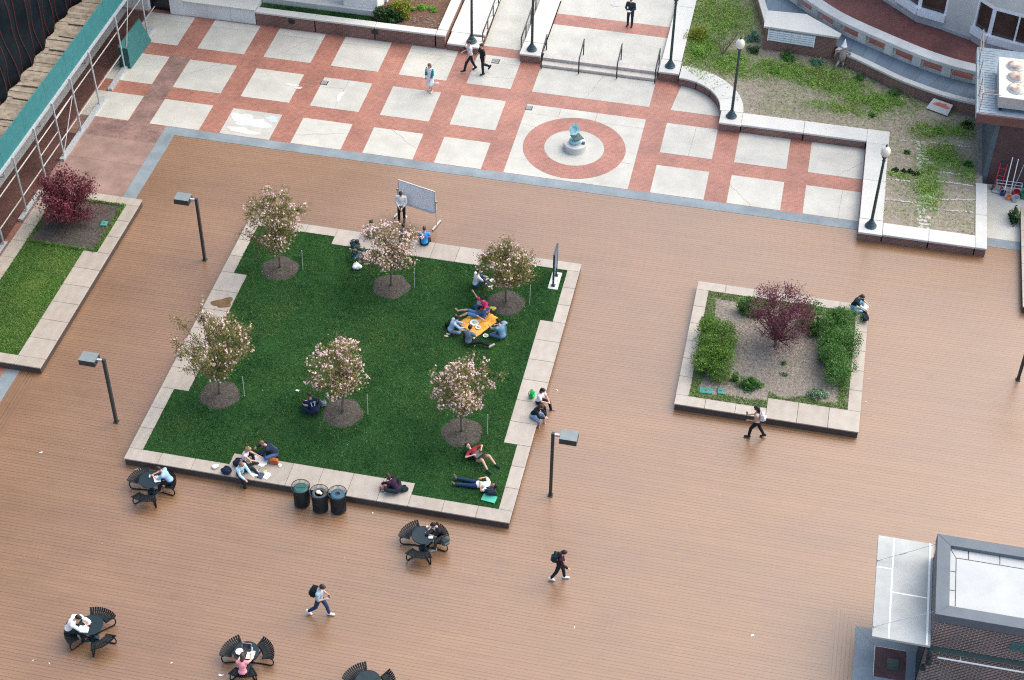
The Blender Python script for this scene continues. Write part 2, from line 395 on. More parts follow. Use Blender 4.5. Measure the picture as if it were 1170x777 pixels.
def np_mesh(name, V, F, m, parent=None, smooth=False):
    """V (n,3), F (k,c) arrays"""
    me = bpy.data.meshes.new(name); k, c = F.shape
    me.vertices.add(len(V)); me.vertices.foreach_set('co', np.ascontiguousarray(V, dtype=np.float32).ravel())
    me.loops.add(k*c); me.loops.foreach_set('vertex_index', np.ascontiguousarray(F, dtype=np.int32).ravel())
    me.polygons.add(k); me.polygons.foreach_set('loop_start', np.arange(0, k*c, c, dtype=np.int32))
    me.materials.append(m); me.update(calc_edges=True); me.validate()
    o = bpy.data.objects.new(name, me); COL.objects.link(o)
    if parent: o.parent = parent
    return o
def unit(a): return a/np.maximum(np.linalg.norm(a, axis=1, keepdims=True), 1e-9)
def leaf_geo(P, size, up=.4, asp=.55, jit=.35):
    """one folded rhombus leaf per point"""
    n = len(P); d = unit(RNG.normal(size=(n, 3))+np.array([0, 0, up*.5])); nrm = unit(RNG.normal(size=(n, 3))+np.array([0, 0, up*2]))
    s = unit(np.cross(d, nrm)); L = size*(1+jit*RNG.uniform(-1, 1, (n, 1))); W = L*asp*.5; lift = np.cross(s, d)
    a = P-d*L*.5; b = P+s*W+lift*W*.35; c = P+d*L*.5; e = P-s*W+lift*W*.35
    V = np.stack([a, b, c, e], 1).reshape(-1, 3); i = np.arange(n)[:, None]*4
    return V, i+np.array([[0, 1, 2, 3]])
def leaves(name, P, size, m, parent=None, **k):
    V, F = leaf_geo(np.asarray(P, float), size, **k); return np_mesh(name, V, F, m, parent)
def blade_geo(P, h, w):
    n = len(P); t = RNG.uniform(0, 2*np.pi, n); d = np.stack([np.cos(t), np.sin(t), 0*t], 1); H = h*(1+.5*RNG.uniform(-1, 1, (n, 1)))
    lean = RNG.normal(size=(n, 3))*.45; lean[:, 2] = 1
    V = np.stack([P-d*w*.5, P+d*w*.5, P+lean*H], 1).reshape(-1, 3); i = np.arange(n)[:, None]*3
    return V, i+np.array([[0, 1, 2]])
def inpoly(P, poly):
    x, y = P[:, 0], P[:, 1]; r = np.zeros(len(P), bool); n = len(poly)
    for i in range(n):
        (x0, y0), (x1, y1) = poly[i], poly[(i+1) % n]
        if y0 == y1: continue
        c = ((y0 > y) != (y1 > y)) & (x < (x1-x0)*(y-y0)/(y1-y0)+x0); r ^= c
    return r
def scatter(n, poly):
    a = np.array(poly); lo, hi = a.min(0), a.max(0); P = RNG.uniform(lo, hi, (n, 2)); return P[inpoly(P, poly)]
def smooth_noise(P, scale, seed=0):
    """cheap value noise for numpy points (n,2)"""
    r = np.random.default_rng(seed); T = r.uniform(0, 1, (64, 64)); q = P*scale; i = np.floor(q).astype(int); f = q-i; f = f*f*(3-2*f)
    g = lambda a, b: T[(i[:, 0]+a) % 64, (i[:, 1]+b) % 64]
    return (g(0, 0)*(1-f[:, 0])+g(1, 0)*f[:, 0])*(1-f[:, 1])+(g(0, 1)*(1-f[:, 0])+g(1, 1)*f[:, 0])*f[:, 1]

# ---------------------------------------------------------------- ground, deck, plaza paving
struct('ground', MB().rect(-900, 900, -900, 900, -.06), M_asph)
struct('plaza_paving', MB().rect(-60, 10, 5, 110, -.006), M_brick)
struct('deck', MB().sheet([(-29.9, 10), (45, 10), (45, 63.5), (-29.9, 63.5)], 0.), M_deck)
struct('deck_edge_boards', MB().rect(-30.03, -29.12, 15, 45.86, .004).sheet([(4.28, 40.93), (5.1, 39.97), (5.1, 15), (4.28, 15)], .004), M_deckY)
g = MB()
g.sheet([(-30.27, 63.86), (-29.6, 63.22), (3.86, 63.22), (3.86, 63.86)], .008)
g.sheet([(-30.27, 63.86), (-30.27, 57.4), (-29.6, 57.4), (-29.6, 63.215)], .008)
g.rect(-30.66, -30.04, 15, 45.86, .008); g.rect(9.7, 45, 63.35, 64.0, .008)
struct('grey_border', g, M_grey)
S = MB()
cols = [(-38.6, -36.0), (-34.9, -32.3), (-31.17, -28.6), (-27.53, -24.96), (-23.86, -21.31), (-20.2, -17.67), (-16.6, -14.26)]
for i, (a, b) in enumerate(cols):
    for j, (c, d) in enumerate(((63.9, 66.1), (67.18, 69.8), (70.9, 73.74))):
        if i == 0 and j == 0: continue
        if j == 2:
            S.rect(a, b, c, 73.12, 0.); S.rect(a, b, 73.13, d, 0.)
        else: S.rect(a, b, c, d, 0.)
for a, b in ((-6.0, -3.43), (-2.34, .20), (1.25, 3.86)):
    S.rect(a, b, 63.9, 66.15, 0.); S.rect(a, b, 67.2, 69.75, 0.)
S.sheet([(-5.98, 70.9), (-3.45, 70.9)]+[(-5.9+2.42*math.cos(t), 70.75+2.42*math.sin(t)) for t in [.1+i*.14 for i in range(11)]], 0.)
S.rect(-13.15, -7.07, 70.92, 73.24, 0.)
# panel round the bronze: four sheets cut by two joints, minus nothing (ring lies 4 mm higher)
S.rect(-13.15, -11.42, 69.02, 69.8, 0.); S.rect(-11.40, -9.55, 69.02, 69.8, 0.); S.rect(-9.53, -7.07, 69.02, 69.8, 0.); S.rect(-13.15, -7.07, 63.9, 69.01, 0.)
S.rect(9.7, 45, 64.0, 69, 0.)
struct('concrete_slabs', S, M_conc)
ring = MB(); n = 72
for i in range(n):
    a, b = 2*math.pi*i/n, 2*math.pi*(i+1)/n
    ring.sheet([(-10.16+r*math.cos(t), 66.63+r*math.sin(t)) for r, t in ((1.48, a), (2.53, a), (2.53, b), (1.48, b))], .006)
struct('brick_ring', ring, M_ringbrick)
w_ = MB(); w_.sheet([(-34.9, 57.6), (-30.3, 57.6), (-30.3, 63.7), (-31.2, 63.84), (-34.9, 63.84)], -.002); w_.rect(-32.25, -31.2, 63.84, 70.0, -.002)
struct('worn_paving', w_, M_worn)
w_ = MB(); w_.rect(-34.2, -30.3, 60.5, 62.35, .003); w_.rect(-34.2, -30.3, 57.6, 60.48, .003)
struct('worn_slab', w_, concrete_mat('pinkish_worn_slab', (.30, .195, .16), .18, .35))
struct('shed_shade_paving', MB().rect(-36.15, -34.95, 45, 73.7, .004).rect(-34.949, -34.3, 45, 62.3, .004), M_shedbrick)  # dark brick sheet with the plank roof's shade painted into its colour
struct('shed_side_strip', MB().rect(-37.7, -36.16, 45, 73.7, .004), M_facegrey)
def blob(cx, cy, rx, ry, seed, n=22, rot=0.):
    r = random.Random(seed); ph = [r.uniform(0, 6.28) for _ in range(3)]
    out = []
    for i in range(n):
        t = 2*math.pi*i/n; k = 1+.25*math.sin(2*t+ph[0])+.18*math.sin(3*t+ph[1])+.12*math.sin(5*t+ph[2])+r.uniform(-.08, .08)
        x, y = rx*k*math.cos(t), ry*k*math.sin(t); out.append((cx+x*math.cos(rot)-y*math.sin(rot), cy+x*math.sin(rot)+y*math.cos(rot)))
    return out
p = MB()
p.sheet(blob(-26.1, 65.1, .72, .42, 3), .003); p.sheet(blob(-25.35, 65.65, .35, .22, 5), .0045)
struct('worn_concrete_patch', p, M_patch)
p = MB()
p.sheet(blob(-26.9, 65.4, .45, .5, 8), .0065); p.sheet(blob(-26.5, 64.35, .8, .25, 9), .0085); p.sheet(blob(-25.3, 68.75, .3, .13, 4), .0065); p.sheet(blob(-24.9, 68.55, .18, .11, 14), .0085)
p.sheet(blob(-22.6, 68.3, .16, .35, 6), .0065)
struct('flaked_concrete_patch', p, M_chalk)

def crack(pts, w, z):
    c = MB()
    for (x0, y0), (x1, y1) in zip(pts[:-1], pts[1:]):
        d = Vector((x1-x0, y1-y0)); n_ = Vector((-d.y, d.x)).normalized()*w
        c.sheet([(x0-n_.x, y0-n_.y), (x1-n_.x, y1-n_.y), (x1+n_.x, y1+n_.y), (x0+n_.x, y0+n_.y)], z); z += .0004
    return c
ck = MB(); r_ = random.Random(17)
def wander(a, b, k=7, j=.05):
    return [(a[0]+(b[0]-a[0])*i/k+r_.uniform(-j, j)*(0 < i < k), a[1]+(b[1]-a[1])*i/k+r_.uniform(-j, j)*(0 < i < k)) for i in range(k+1)]
for a, b, j in (((-22.6, 67.2), (-22.55, 69.8), .01), ((-23.86, 68.9), (-22.6, 69.0), .02), ((-27.0, 71.0), (-25.6, 73.1), .08), ((-31.1, 68.2), (-29.4, 69.8), .07), ((-17.7, 64.8), (-19.3, 66.1), .06), ((-14.3, 71.9), (-16.6, 71.6), .04),
                ((-13.15, 68.1), (-12.35, 67.9), .03), ((-7.1, 65.9), (-7.75, 66.0), .03), ((-4.6, 67.2), (-4.5, 69.75), .01), ((2.9, 63.9), (3.0, 66.15), .01), ((2.6, 67.2), (3.86, 68.6), .06), ((-1.2, 63.9), (-2.34, 65.4), .05), ((-21.3, 65.3), (-23.8, 64.6), .05), ((-10.4, 70.95), (-9.7, 73.2), .09), ((-19.0, 70.9), (-18.4, 73.1), .05)):
    c = crack(wander(a, b, 9, j), .006, .0015); ck.add(c.v, c.f)
struct('slab_cracks', ck, M_crack)
# raised upper plaza behind the steps, and the ramp beside it
struct('upper_plaza', MB().box(-13.2, -7.02, 74.1, 77.0, -.05, .32).box(-13.2, -7.02, 78.1, 120, -.05, .32).rect(-17, -13.2, 79.4, 120, .316).box(-13.2, -7.02, 77.0, 78.1, -.05, .312), M_conc)
struct('upper_plaza_brick_band', MB().rect(-13.2, -7.02, 77.0, 78.1, .318), M_brick)
rp = MB(); rp.add([(-16.48, 74.56, .0), (-14.36, 74.56, .0), (-14.36, 79.4, .318), (-16.48, 79.4, .318), (-16.48, 74.56, -.2), (-14.36, 74.56, -.2), (-14.36, 79.4, -.2), (-16.48, 79.4, -.2)],
       [(0, 1, 2, 3), (0, 4, 5, 1), (1, 5, 6, 2), (2, 6, 7, 3), (3, 7, 4, 0)])
struct('ramp', rp, M_conc)
st = thing('stone_steps', 'two broad pinkish stone steps up to the higher plaza', 'steps', (-10.1, 73.3, 0))
for y, z in ((73.26, .16), (73.68, .325)):
    q = MB(); q.box(-3.03, 3.03, y-73.3, (73.68 if z < .2 else 74.1)-73.3 - (.002 if z < .2 else 0), 0, z); q.build('step', M_stairstone, st, bevel=.012)

# ---------------------------------------------------------------- planters
def coping_run(mb, x0, x1, y0, y1, z0, z1, along, L=1.22, gap=.012):
    """stone slabs laid end to end"""
    a, b = (x0, x1) if along == 'x' else (y0, y1); n = max(1, round((b-a)/L)); s = (b-a)/n
    for i in range(n):
        u, w = a+i*s+gap/2, a+(i+1)*s-gap/2
        if along == 'x': mb.box(u, w, y0, y1, z0, z1)
        else: mb.box(x0, x1, u, w, z0, z1)
CT, CB = .372, .312        # coping top and underside
def planter(label, x0, x1, y0, y1, w, runs, inner):
    t = thing('planter', label, 'planter', (0, 0, 0))
    f = MB(); e = .03
    f.box(x0+e, x1-e, y0+e, y0+.2, 0, CB); f.box(x0+e, x1-e, y1-.2, y1-e, 0, CB); f.box(x0+e, x0+.2, y0+.2, y1-.2, 0, CB); f.box(x1-.2, x1-e, y0+.2, y1-.2, 0, CB)
    f.build('fascia_wall', M_fascia, t)
    bed = MB(); bed.box(x0+.2, x1-.2, y0+.2, y1-.2, .01, CB-.006)
    bed.build('packing_course', M_fascia, t)
    c = MB()
    for r in runs: coping_run(c, r[0], r[1], r[2], r[3], CB, CT, r[4])
    c.build('coping', M_coping, t, bevel=.008)
    return t
# lawn planter: narrow rim with wider seat runs in the middle of each side
planter('large square planter with stone rim around the dark lawn', -23.76, -8.18, 41.75, 57.52, .5, [
    (-23.76, -19.6, 41.75, 42.36, 'x'), (-19.6, -12.2, 41.75, 42.96, 'x'), (-12.2, -8.18, 41.75, 42.36, 'x'),
    (-23.76, -19.55, 56.95, 57.52, 'x'), (-19.55, -12.65, 56.4, 57.52, 'x'), (-12.65, -8.18, 56.95, 57.52, 'x'),
    (-23.76, -23.2, 42.36, 45.9, 'y'), (-23.76, -22.58, 45.9, 53.48, 'y'), (-23.76, -23.2, 53.48, 56.95, 'y'),
    (-8.73, -8.18, 42.36, 45.88, 'y'), (-9.28, -8.18, 45.88, 53.42, 'y'), (-8.73, -8.18, 53.42, 56.95, 'y')], None)
LAWN = [(-23.2, 42.36), (-19.6, 42.36), (-19.6, 42.96), (-12.2, 42.96), (-12.2, 42.36), (-8.73, 42.36), (-8.73, 45.88), (-9.28, 45.88), (-9.28, 53.42), (-8.73, 53.42),
        (-8.73, 56.95), (-12.65, 56.95), (-12.65, 56.4), (-19.55, 56.4), (-19.55, 56.95), (-23.2, 56.95), (-23.2, 53.48), (-22.58, 53.48), (-22.58, 45.9), (-23.2, 45.9)]
LZ = .345
struct('lawn', MB().sheet(LAWN, LZ), M_turf)
TREES = [(-21.28, 54.25), (-16.13, 54.15), (-10.95, 54.2), (-21.25, 46.0), (-16.03, 46.1), (-11.05, 46.08)]
stain = MB(); stain.sheet(blob(-23.0, 51.45, .36, .40, 21, 22, .1), CT+.003)
o = stain.build('rust_stain', mat('rust_stain', (.14, .085, .042), .85, .2, .35, 4)); tag(o, kind='structure')
P = scatter(240000, LAWN); keep = np.ones(len(P), bool)
for i, (x, y) in enumerate(TREES):
    ang = np.arctan2(P[:, 1]-y, P[:, 0]-x)
    keep &= np.hypot(P[:, 0]-x, P[:, 1]-y) > .80+.05*np.sin(5*ang+i)+RNG.normal(size=len(P))*.035
P = P[keep]; nz = smooth_noise(P, 1.1, 2)*.6+smooth_noise(P, 3.1, 3)*.4
keep = RNG.uniform(0, 1, len(P)) < .35+.9*nz; P = P[keep]
spots = [(-16.2, 50.6, 1.5), (-20.6, 51.6, .9), (-13.6, 47.9, 1.1), (-9.6, 44.6, .9), (-9.3, 47.6, .5), (-18.6, 47.8, .9), (-19.0, 43.8, .9), (-11.8, 50.7, .8), (-22.3, 44.1, .7), (-14.5, 55.6, .6)]
wd = np.zeros(len(P))
for a, b, r_ in spots: wd = np.maximum(wd, np.exp(-((P[:, 0]-a)**2+(P[:, 1]-b)**2)/r_**2))
wd = wd*.75*(.3+1.1*smooth_noise(P, 2.3, 31))+.5*np.clip(smooth_noise(P, .55, 33)*smooth_noise(P, 2.1, 34)*2.6-.55, 0, 1)
dry = RNG.uniform(0, 1, len(P)) < wd
for nm, Q, m_ in (('lawn_grass', P[~dry], M_blade), ('dry_lawn_grass', P[dry], M_bladedry)):
    V, F = blade_geo(np.c_[Q, np.full(len(Q), LZ)], .05, .026); tag(np_mesh(nm, V, F, m_), kind='stuff')
where = ['behind the others at the back left', 'in front of the whiteboard group', 'beside the picnic blanket', 'by the stained stone', 'beside the person in a numbered jersey', 'above the man in the red shirt']
for i, (x, y) in enumerate(TREES):
    m = MB(); rr = .83; n = 30
    prof = [(rr, 0), (.68, .03), (.38, .055), (.12, .09), (.02, .09)]
    vs = []; rnd = random.Random(i)
    ph = rnd.uniform(0, 6)
    for r, z in prof:
        for k in range(n):
            t = 2*math.pi*k/n; q = r*(1+.06*math.sin(5*t+ph)+rnd.uniform(-.02, .02)); vs.append((q*math.cos(t), q*math.sin(t), z))
    fs = [(a*n+k, a*n+(k+1) % n, (a+1)*n+(k+1) % n, (a+1)*n+k) for a in range(len(prof)-1) for k in range(n)]+[tuple(range((len(prof)-1)*n, len(prof)*n))]
    m.add(vs, fs); o = m.build('mulch_bed', M_mulch, smooth=True); o.location = (x, y, LZ+.003)
    tag(o, 'round bark mulch bed under the blossom tree '+where[i], 'mulch bed', 'mulch beds on the lawn')

# left planter
planter('long planter at the left edge with red maple and grass', -33.75, -29.05, 45.86, 57.57, .5, [
    (-33.75, -29.05, 57.05, 57.57, 'x'), (-33.75, -29.05, 45.86, 46.4, 'x'), (-33.75, -33.08, 46.4, 57.05, 'y'),
    (-29.65, -29.05, 53.5, 57.05, 'y'), (-30.29, -29.05, 46.4, 53.5, 'y')], None)
struct('maple_mulch', MB().rect(-33.08, -29.65, 53.5, 57.05, LZ-.004), M_mulch)
struct('side_lawn', MB().rect(-33.08, -30.29, 46.4, 53.5, LZ-.004), M_turf2)
P = scatter(26000, [(-33.08, 46.4), (-30.29, 46.4), (-30.29, 53.5), (-33.08, 53.5)])
V, F = blade_geo(np.c_[P, np.full(len(P), LZ)], .06, .035); tag(np_mesh('side_lawn_grass', V, F, M_blade2), kind='stuff')
E_ = []
for a, b, c, d, k in ((-33.0, -29.7, 53.5, 53.62, 900), (-29.82, -29.66, 53.5, 57.0, 900), (-33.06, -32.93, 53.5, 57.0, 800), (-33, -29.7, 56.92, 57.04, 500)):
    E_.append(RNG.uniform((a, c), (b, d), (k, 2)))
P = np.concatenate(E_); V, F = blade_geo(np.c_[P, np.full(len(P), LZ)], .10, .05); tag(np_mesh('mulch_edge_grass', V, F, M_blade2), kind='stuff')

# right planter with hedges
planter('square planter with hedges and a purple tree on the open deck', -2.91, 4.63, 49.57, 57.52, .5, [
    (-2.91, .84, 49.57, 50.14, 'x'), (.84, 4.63, 49.57, 50.76, 'x'), (-2.91, 4.63, 56.95, 57.52, 'x'), (-2.91, -2.37, 50.14, 56.95, 'y'), (4.1, 4.63, 50.76, 56.95, 'y')], None)
BED2 = [(-2.37, 50.14), (.84, 50.14), (.84, 50.76), (4.1, 50.76), (4.1, 56.95), (-2.37, 56.95)]
struct('hedge_bed_mulch', MB().sheet(BED2, LZ-.01), M_mulch2)
P = scatter(60000, BED2)
edge = np.minimum.reduce([P[:, 0]+2.37, 4.1-P[:, 0], 56.95-P[:, 1], np.where(P[:, 0] < .84, P[:, 1]-50.14, P[:, 1]-50.76)])
nz = smooth_noise(P, 1.3, 5)
keep = (edge < .12+.55*nz) & (RNG.uniform(0, 1, len(P)) < .75); P = P[keep]
tag(leaves('hedge_bed_grass', np.c_[P, RNG.uniform(LZ, LZ+.07, len(P))], .075, M_hedge, up=1.1, asp=.4), kind='stuff')

# planter at the right border of the picture
planter('dark sided planter edge at the right border of the deck', 11.25, 17.0, 58.95, 66.2, .5, [
    (11.25, 17, 58.95, 59.5, 'x'), (11.25, 17, 65.65, 66.2, 'x'), (11.25, 11.8, 59.5, 65.65, 'y'), (16.45, 17, 59.5, 65.65, 'y')], None)
struct('border_planter_soil', MB().rect(11.8, 16.45, 59.5, 65.65, LZ-.01), M_mulch)

# ---------------------------------------------------------------- low walls of the plaza
def wall_run(name, label, polys, z0, z1, cap=.11, over=.03, m_side=None, m_top=None):
    """brick wall with stone coping; polys = footprint polygons of the coping"""
    t = thing(name, label, 'wall')
    b = MB(); c = MB()
    for poly in polys:
        cx = sum(p[0] for p in poly)/len(poly); cy = sum(p[1] for p in poly)/len(poly)
        ins = []
        n = len(poly)
        for i in range(n):
            p0, p1, p2 = Vector(poly[i-1]), Vector(poly[i]), Vector(poly[(i+1) % n])
            d1 = (p1-p0).normalized(); d2 = (p2-p1).normalized(); n1 = Vector((-d1.y, d1.x)); n2 = Vector((-d2.y, d2.x))
            q = (n1+n2); q = q/max(.3, (1+n1.dot(n2))); ins.append(tuple(p1+q*over))
        b.prism(ins, z0-.05, z1-cap); c.prism(poly, z1-cap, z1)
    b.build('brick_body', m_side or M_wallbrick, t); c.build('coping', m_top or M_white, t, bevel=.015)
    return t
R_ = lambda a, b, c, d: [(a, c), (b, c), (b, d), (a, d)]
g_ = .006
def split(a, b, c, d, along, L):
    u, w = (a, b) if along == 'x' else (c, d); k = max(1, round((w-u)/L)); s = (w-u)/k
    return [R_(u+i*s+g_, u+(i+1)*s-g_, c, d) if along == 'x' else R_(a, b, u+i*s+g_, u+(i+1)*s-g_) for i in range(k)]
arc = lambda r, a, b, n=7: [(-5.9+r*math.cos(a+(b-a)*i/n), 70.75+r*math.sin(a+(b-a)*i/n)) for i in range(n+1)]
qa = []
for i in range(4):
    a, b = math.pi/2*i/4+.003, math.pi/2*(i+1)/4-.003
    qa.append(arc(2.4, b, a)[::1]+arc(3.57, a, b))
qa = [q[::-1] if sum(q[i][0]*q[(i+1) % len(q)][1]-q[(i+1) % len(q)][0]*q[i][1] for i in range(len(q))) < 0 else q for q in qa]
wall_run('garden_wall', 'low curved white topped wall around the weedy garden', qa+[R_(-3.42, -2.33, 69.66, 70.74)]+split(-2.33, 3.86, 69.72, 70.76, 'x', 2.6)+[R_(3.86, 4.95, 69.62, 70.78)]+split(3.87, 4.94, 63.52, 69.62, 'y', 2.6), 0, .5)
wall_run('garden_wall', 'low white topped wall in front of the dry garden plots', [R_(3.86, 4.95, 62.45, 63.5)]+split(4.96, 9.15, 62.5, 63.4, 'x', 2.4)+split(9.15, 9.68, 62.5, 67.5, 'y', 2.6), 0, .5)
wall_run('stair_cheek_wall', 'white topped wall right of the steps between stairs and garden', [R_(-7.0, -5.93, 73.4, 74.6)]+split(-6.98, -5.95, 74.62, 96, 'y', 5.2), 0, .55)
wall_run('stair_cheek_wall', 'white topped wall between the ramp and the steps', [R_(-14.34, -13.22, 73.5, 74.7)]+split(-14.32, -13.24, 74.72, 96, 'y', 5.2), 0, .5)
wall_run('ramp_wall', 'white topped wall left of the ramp beside the brick planter', [R_(-17.3, -16.5, 73.66, 74.7)]+split(-18.35, -16.5, 74.9, 96, 'y', 5.2)+[R_(-18.3, -17.32, 73.72, 74.88)], 0, .42)
struct('garden_soil', MB().sheet([(-5.93, 74.3), (-2.35, 70.78), (4.93, 70.74), (4.93, 63.4), (9.16, 63.4), (9.16, 67.48), (9.47, 67.52), (9.47, 90), (-5.93, 90)], .44), M_soil)

# brick planter at the back left
t = wall_run('brick_planter_wall', 'long red brick planter wall with white coping at the back of the plaza', split(-28.87, -18.95, 73.78, 74.3, 'x', 3.0)+[R_(-18.93, -18.4, 73.78, 74.3)]+split(-18.93, -18.4, 74.32, 96, 'y', 3.5), 0, .82)
for x in (-26.85, -22.25):
    v = MB(); v.box(x-.17, x+.17, 73.785, 73.805, .36, .60)
    for k in range(5): v.box(x-.15, x+.15, 73.772, 73.785, .375+k*.044, .40+k*.044)
    v.build('vent_grille', M_black, t)
struct('planting_soil', MB().rect(-28.87, -18.93, 74.3, 96, .62), M_darksoil)
P = RNG.uniform((-28.8, 74.32), (-22.6, 75.25), (16000, 2)); V, F = blade_geo(np.c_[P, np.full(len(P), .62)], .08, .04)
tag(np_mesh('planter_strip_grass', V, F, M_blade), kind='stuff')

# ---------------------------------------------------------------- buildings
def catmull(P, k=6):
    P = [Vector(p) for p in P]; out = []
    for i in range(len(P)-1):
        a, b, c, d = P[max(i-1, 0)], P[i], P[i+1], P[min(i+2, len(P)-1)]
        for j in range(k):
            t = j/k; out.append(.5*((2*b)+(c-a)*t+(2*a-5*b+4*c-d)*t*t+(3*b-a-3*c+d)*t**3))
    return out+[P[-1]]
def offs(L, d):
    out = []
    for i, p in enumerate(L):
        t = (L[min(i+1, len(L)-1)]-L[max(i-1, 0)]).normalized(); out.append(p+Vector((-t.y, t.x))*d)
    return out
def ribbon(mb, A, B, z0, z1, cut=None):
    """solid between two plan curves, split into blocks of `cut` segments"""
    n = len(A); k = cut or n
    for i in range(0, n-1, k):
        e = min(i+k, n-1); a = [tuple(p) for p in A[i:e+1]]; b = [tuple(p) for p in B[i:e+1]]
        mb.prism(a+b[::-1], z0, z1)
W = catmull([(1.80, 76.55), (2.9, 75.95), (4.0, 75.25), (5.3, 74.45), (7.3, 73.6), (9.1, 73.2), (12, 72.95)], 4)
WL = catmull([(-3.6, 84.5), (-2.42, 80.0), (-2.0, 78.3)], 4)
BL = catmull([(-5.2, 86.0), (-3.2, 83.0), (-1.6, 81.05), (0., 79.4), (1.7, 77.87), (4.2, 76.35), (6.5, 75.17), (8.8, 74.5), (13, 74.0)], 7)
for nm, L, lab in (('retaining_wall', W, 'curved brown brick retaining wall with white coping behind the weedy garden'), ('retaining_wall', WL, 'short brick wall with white coping running off behind the louvred brick box')):
    t = thing(nm, lab, 'wall'); b = MB(); c = MB()
    ribbon(b, offs(L, -.0), offs(L, .3), .3, 1.08); ribbon(c, offs(L, -.05), offs(L, .30), 1.08, 1.2, 4)
    b.build('brick_body', M_wallbrick, t); c.build('coping', M_white, t, bevel=.012)
t = thing('slate_apron', 'blue grey slate strip sloping between brick wall and balustrade', 'slate strip')
q = MB()
def apron(A, B, zA, zB, cut):
    n = min(len(A), len(B))
    for i in range(n-1):
        a0, a1, b0, b1 = A[i], A[i+1], B[i], B[i+1]; e = .012
        a1 = a0+(a1-a0)*(1-e) ; b1 = b0+(b1-b0)*(1-e)
        q.add([(*a0, zA), (*a1, zA), (*b1, zB), (*b0, zB)], [(0, 1, 2, 3)])
def resample(L, n):
    d = [0.]
    for i in range(1, len(L)): d.append(d[-1]+(L[i]-L[i-1]).length)
    out = []
    for k in range(n):
        s = d[-1]*k/(n-1); i = max(j for j in range(len(d)-1) if d[j] <= s+1e-9); f = (s-d[i])/max(1e-9, d[i+1]-d[i]); out.append(L[i].lerp(L[i+1], min(1, f)))
    return out
full = resample(offs(WL, .3)+offs(W, .3), 28); apron(full, resample(offs(BL, .02), 28), 1.17, 1.42, 1)
q.build('slate_courses', M_slate, t)
t = thing('balustrade', 'curved chunky stone balustrade with openings below its rail', 'balustrade')
b = MB(); ribbon(b, offs(BL, .10), offs(BL, .42), 1.1, 1.40); b.build('plinth', M_balu, t)
b = MB(); ribbon(b, offs(BL, -.04), offs(BL, .66), 2.02, 2.22, 7); b.build('top_rail', M_balu, t, bevel=.02)
RB = resample(BL, 15)
for i in range(len(RB)-1):
    p = RB[i].lerp(RB[i+1], .5); d = (RB[i+1]-RB[i]).normalized(); a = math.atan2(d.y, d.x); n_ = Vector((-d.y, d.x))
    c = p+n_*.27; b = MB(); b.box(c.x-.24, c.x+.24, c.y-.2, c.y+.2, 1.40, 2.02, a); b.build('pier', M_balu, t)
FAC = [(-.5, 86.5), (2.2, 83.5), (4.69, 81.1), (5.79, 79.97), (7.2, 79.5), (8.6, 78.84), (9.4, 78.05), (13.2, 76.95), (16, 76.9)]
struct('terrace', MB().sheet([tuple(p) for p in offs(BL, .44)]+[(16, 74.2), (16, 77)]+FAC[::-1], 1.33), M_redbrick)
t = thing('bay_window_building', 'pale stone building with white bay windows above the brick terrace', 'building')
wl = MB(); pl = MB(); win = (2, 3, 5, 6)
for i in range(len(FAC)-1):
    a, b = Vector(FAC[i]), Vector(FAC[i+1]); d = (b-a).normalized(); n_ = Vector((-d.y, d.x))
    def quad(mb, u0, u1, z0, z1, o0, o1):
        p0, p1 = a.lerp(b, u0), a.lerp(b, u1); mb.prism([tuple(p0+n_*o0), tuple(p1+n_*o0), tuple(p1+n_*o1), tuple(p0+n_*o1)], z0, z1)
    if i in win:
        quad(pl, 0, 1, 1.2, 1.82, 0, .3)
        quad(wl, 0, 1, 3.9, 12, 0, .3)
        L = (b-a).length; e = .11/L
        w = MB()
        quad(w, 0, 1, 1.82, 2.22, -.16, .24); quad(w, 0, 1, 3.7, 3.9, 0, .2)
        quad(w, 0, e, 2.22, 3.7, 0, .2); quad(w, 1-e, 1, 2.22, 3.7, 0, .2)
        for k in range(1, 1 if L < 2 else 3): quad(w, k/3-e*.4, k/3+e*.4, 2.22, 3.7, .02, .16)
        f = w.build('bay_window', M_winwhite, t)
        gl = MB(); quad(gl, e, 1-e, 2.22, 3.7, .09, .10); gl.build('pane', M_bayglass, f)
    else:
        quad(wl, 0, 1, 1.2, 12, 0, .3); quad(pl, 0, 1, 1.2, 1.5, -.03, 0.)
wl.build('wall', M_face, t); pl.build('plinth', M_facegrey, t)
# louvred brick box on the garden edge
t = thing('vent_housing', 'brown brick vent box with white louvre and wide white coping', 'vent housing')
pv = [(-1.95, 76.9), (1.62, 76.72), (1.80, 76.95), (.02, 78.40), (-1.95, 78.3)]
MB().prism(pv, .3, 1.78).build('brick_body', M_wallbrick, t)
MB().prism([(-2.04, 76.8), (1.87, 76.62), (1.98, 76.98), (.05, 78.5), (-2.04, 78.4)], 1.78, 1.9).build('coping', M_white, t, bevel=.012)
lv = MB(); sl = (76.72-76.9)/3.57
def lvbox(x0, x1, z0, z1, o0, o1):
    y0, y1 = 76.9+(x0+1.95)*sl, 76.9+(x1+1.95)*sl
    lv.prism([(x0, y0-o1), (x1, y1-o1), (x1, y1-o0), (x0, y0-o0)], z0, z1)
for k in range(5): lvbox(-1.72, .62, 1.07+k*.128, 1.15+k*.128, .02, .065)
lvbox(-1.78, -1.72, 1.04, 1.72, .003, .065); lvbox(.62, .68, 1.04, 1.72, .003, .065); lvbox(-.58, -.53, 1.06, 1.70, .02, .065)
lo = lv.build('louvre', M_winwhite, t)
lv = MB(); lvbox(-1.72, .62, 1.06, 1.70, .003, .018); lv.build('louvre_back', M_facegrey, lo)

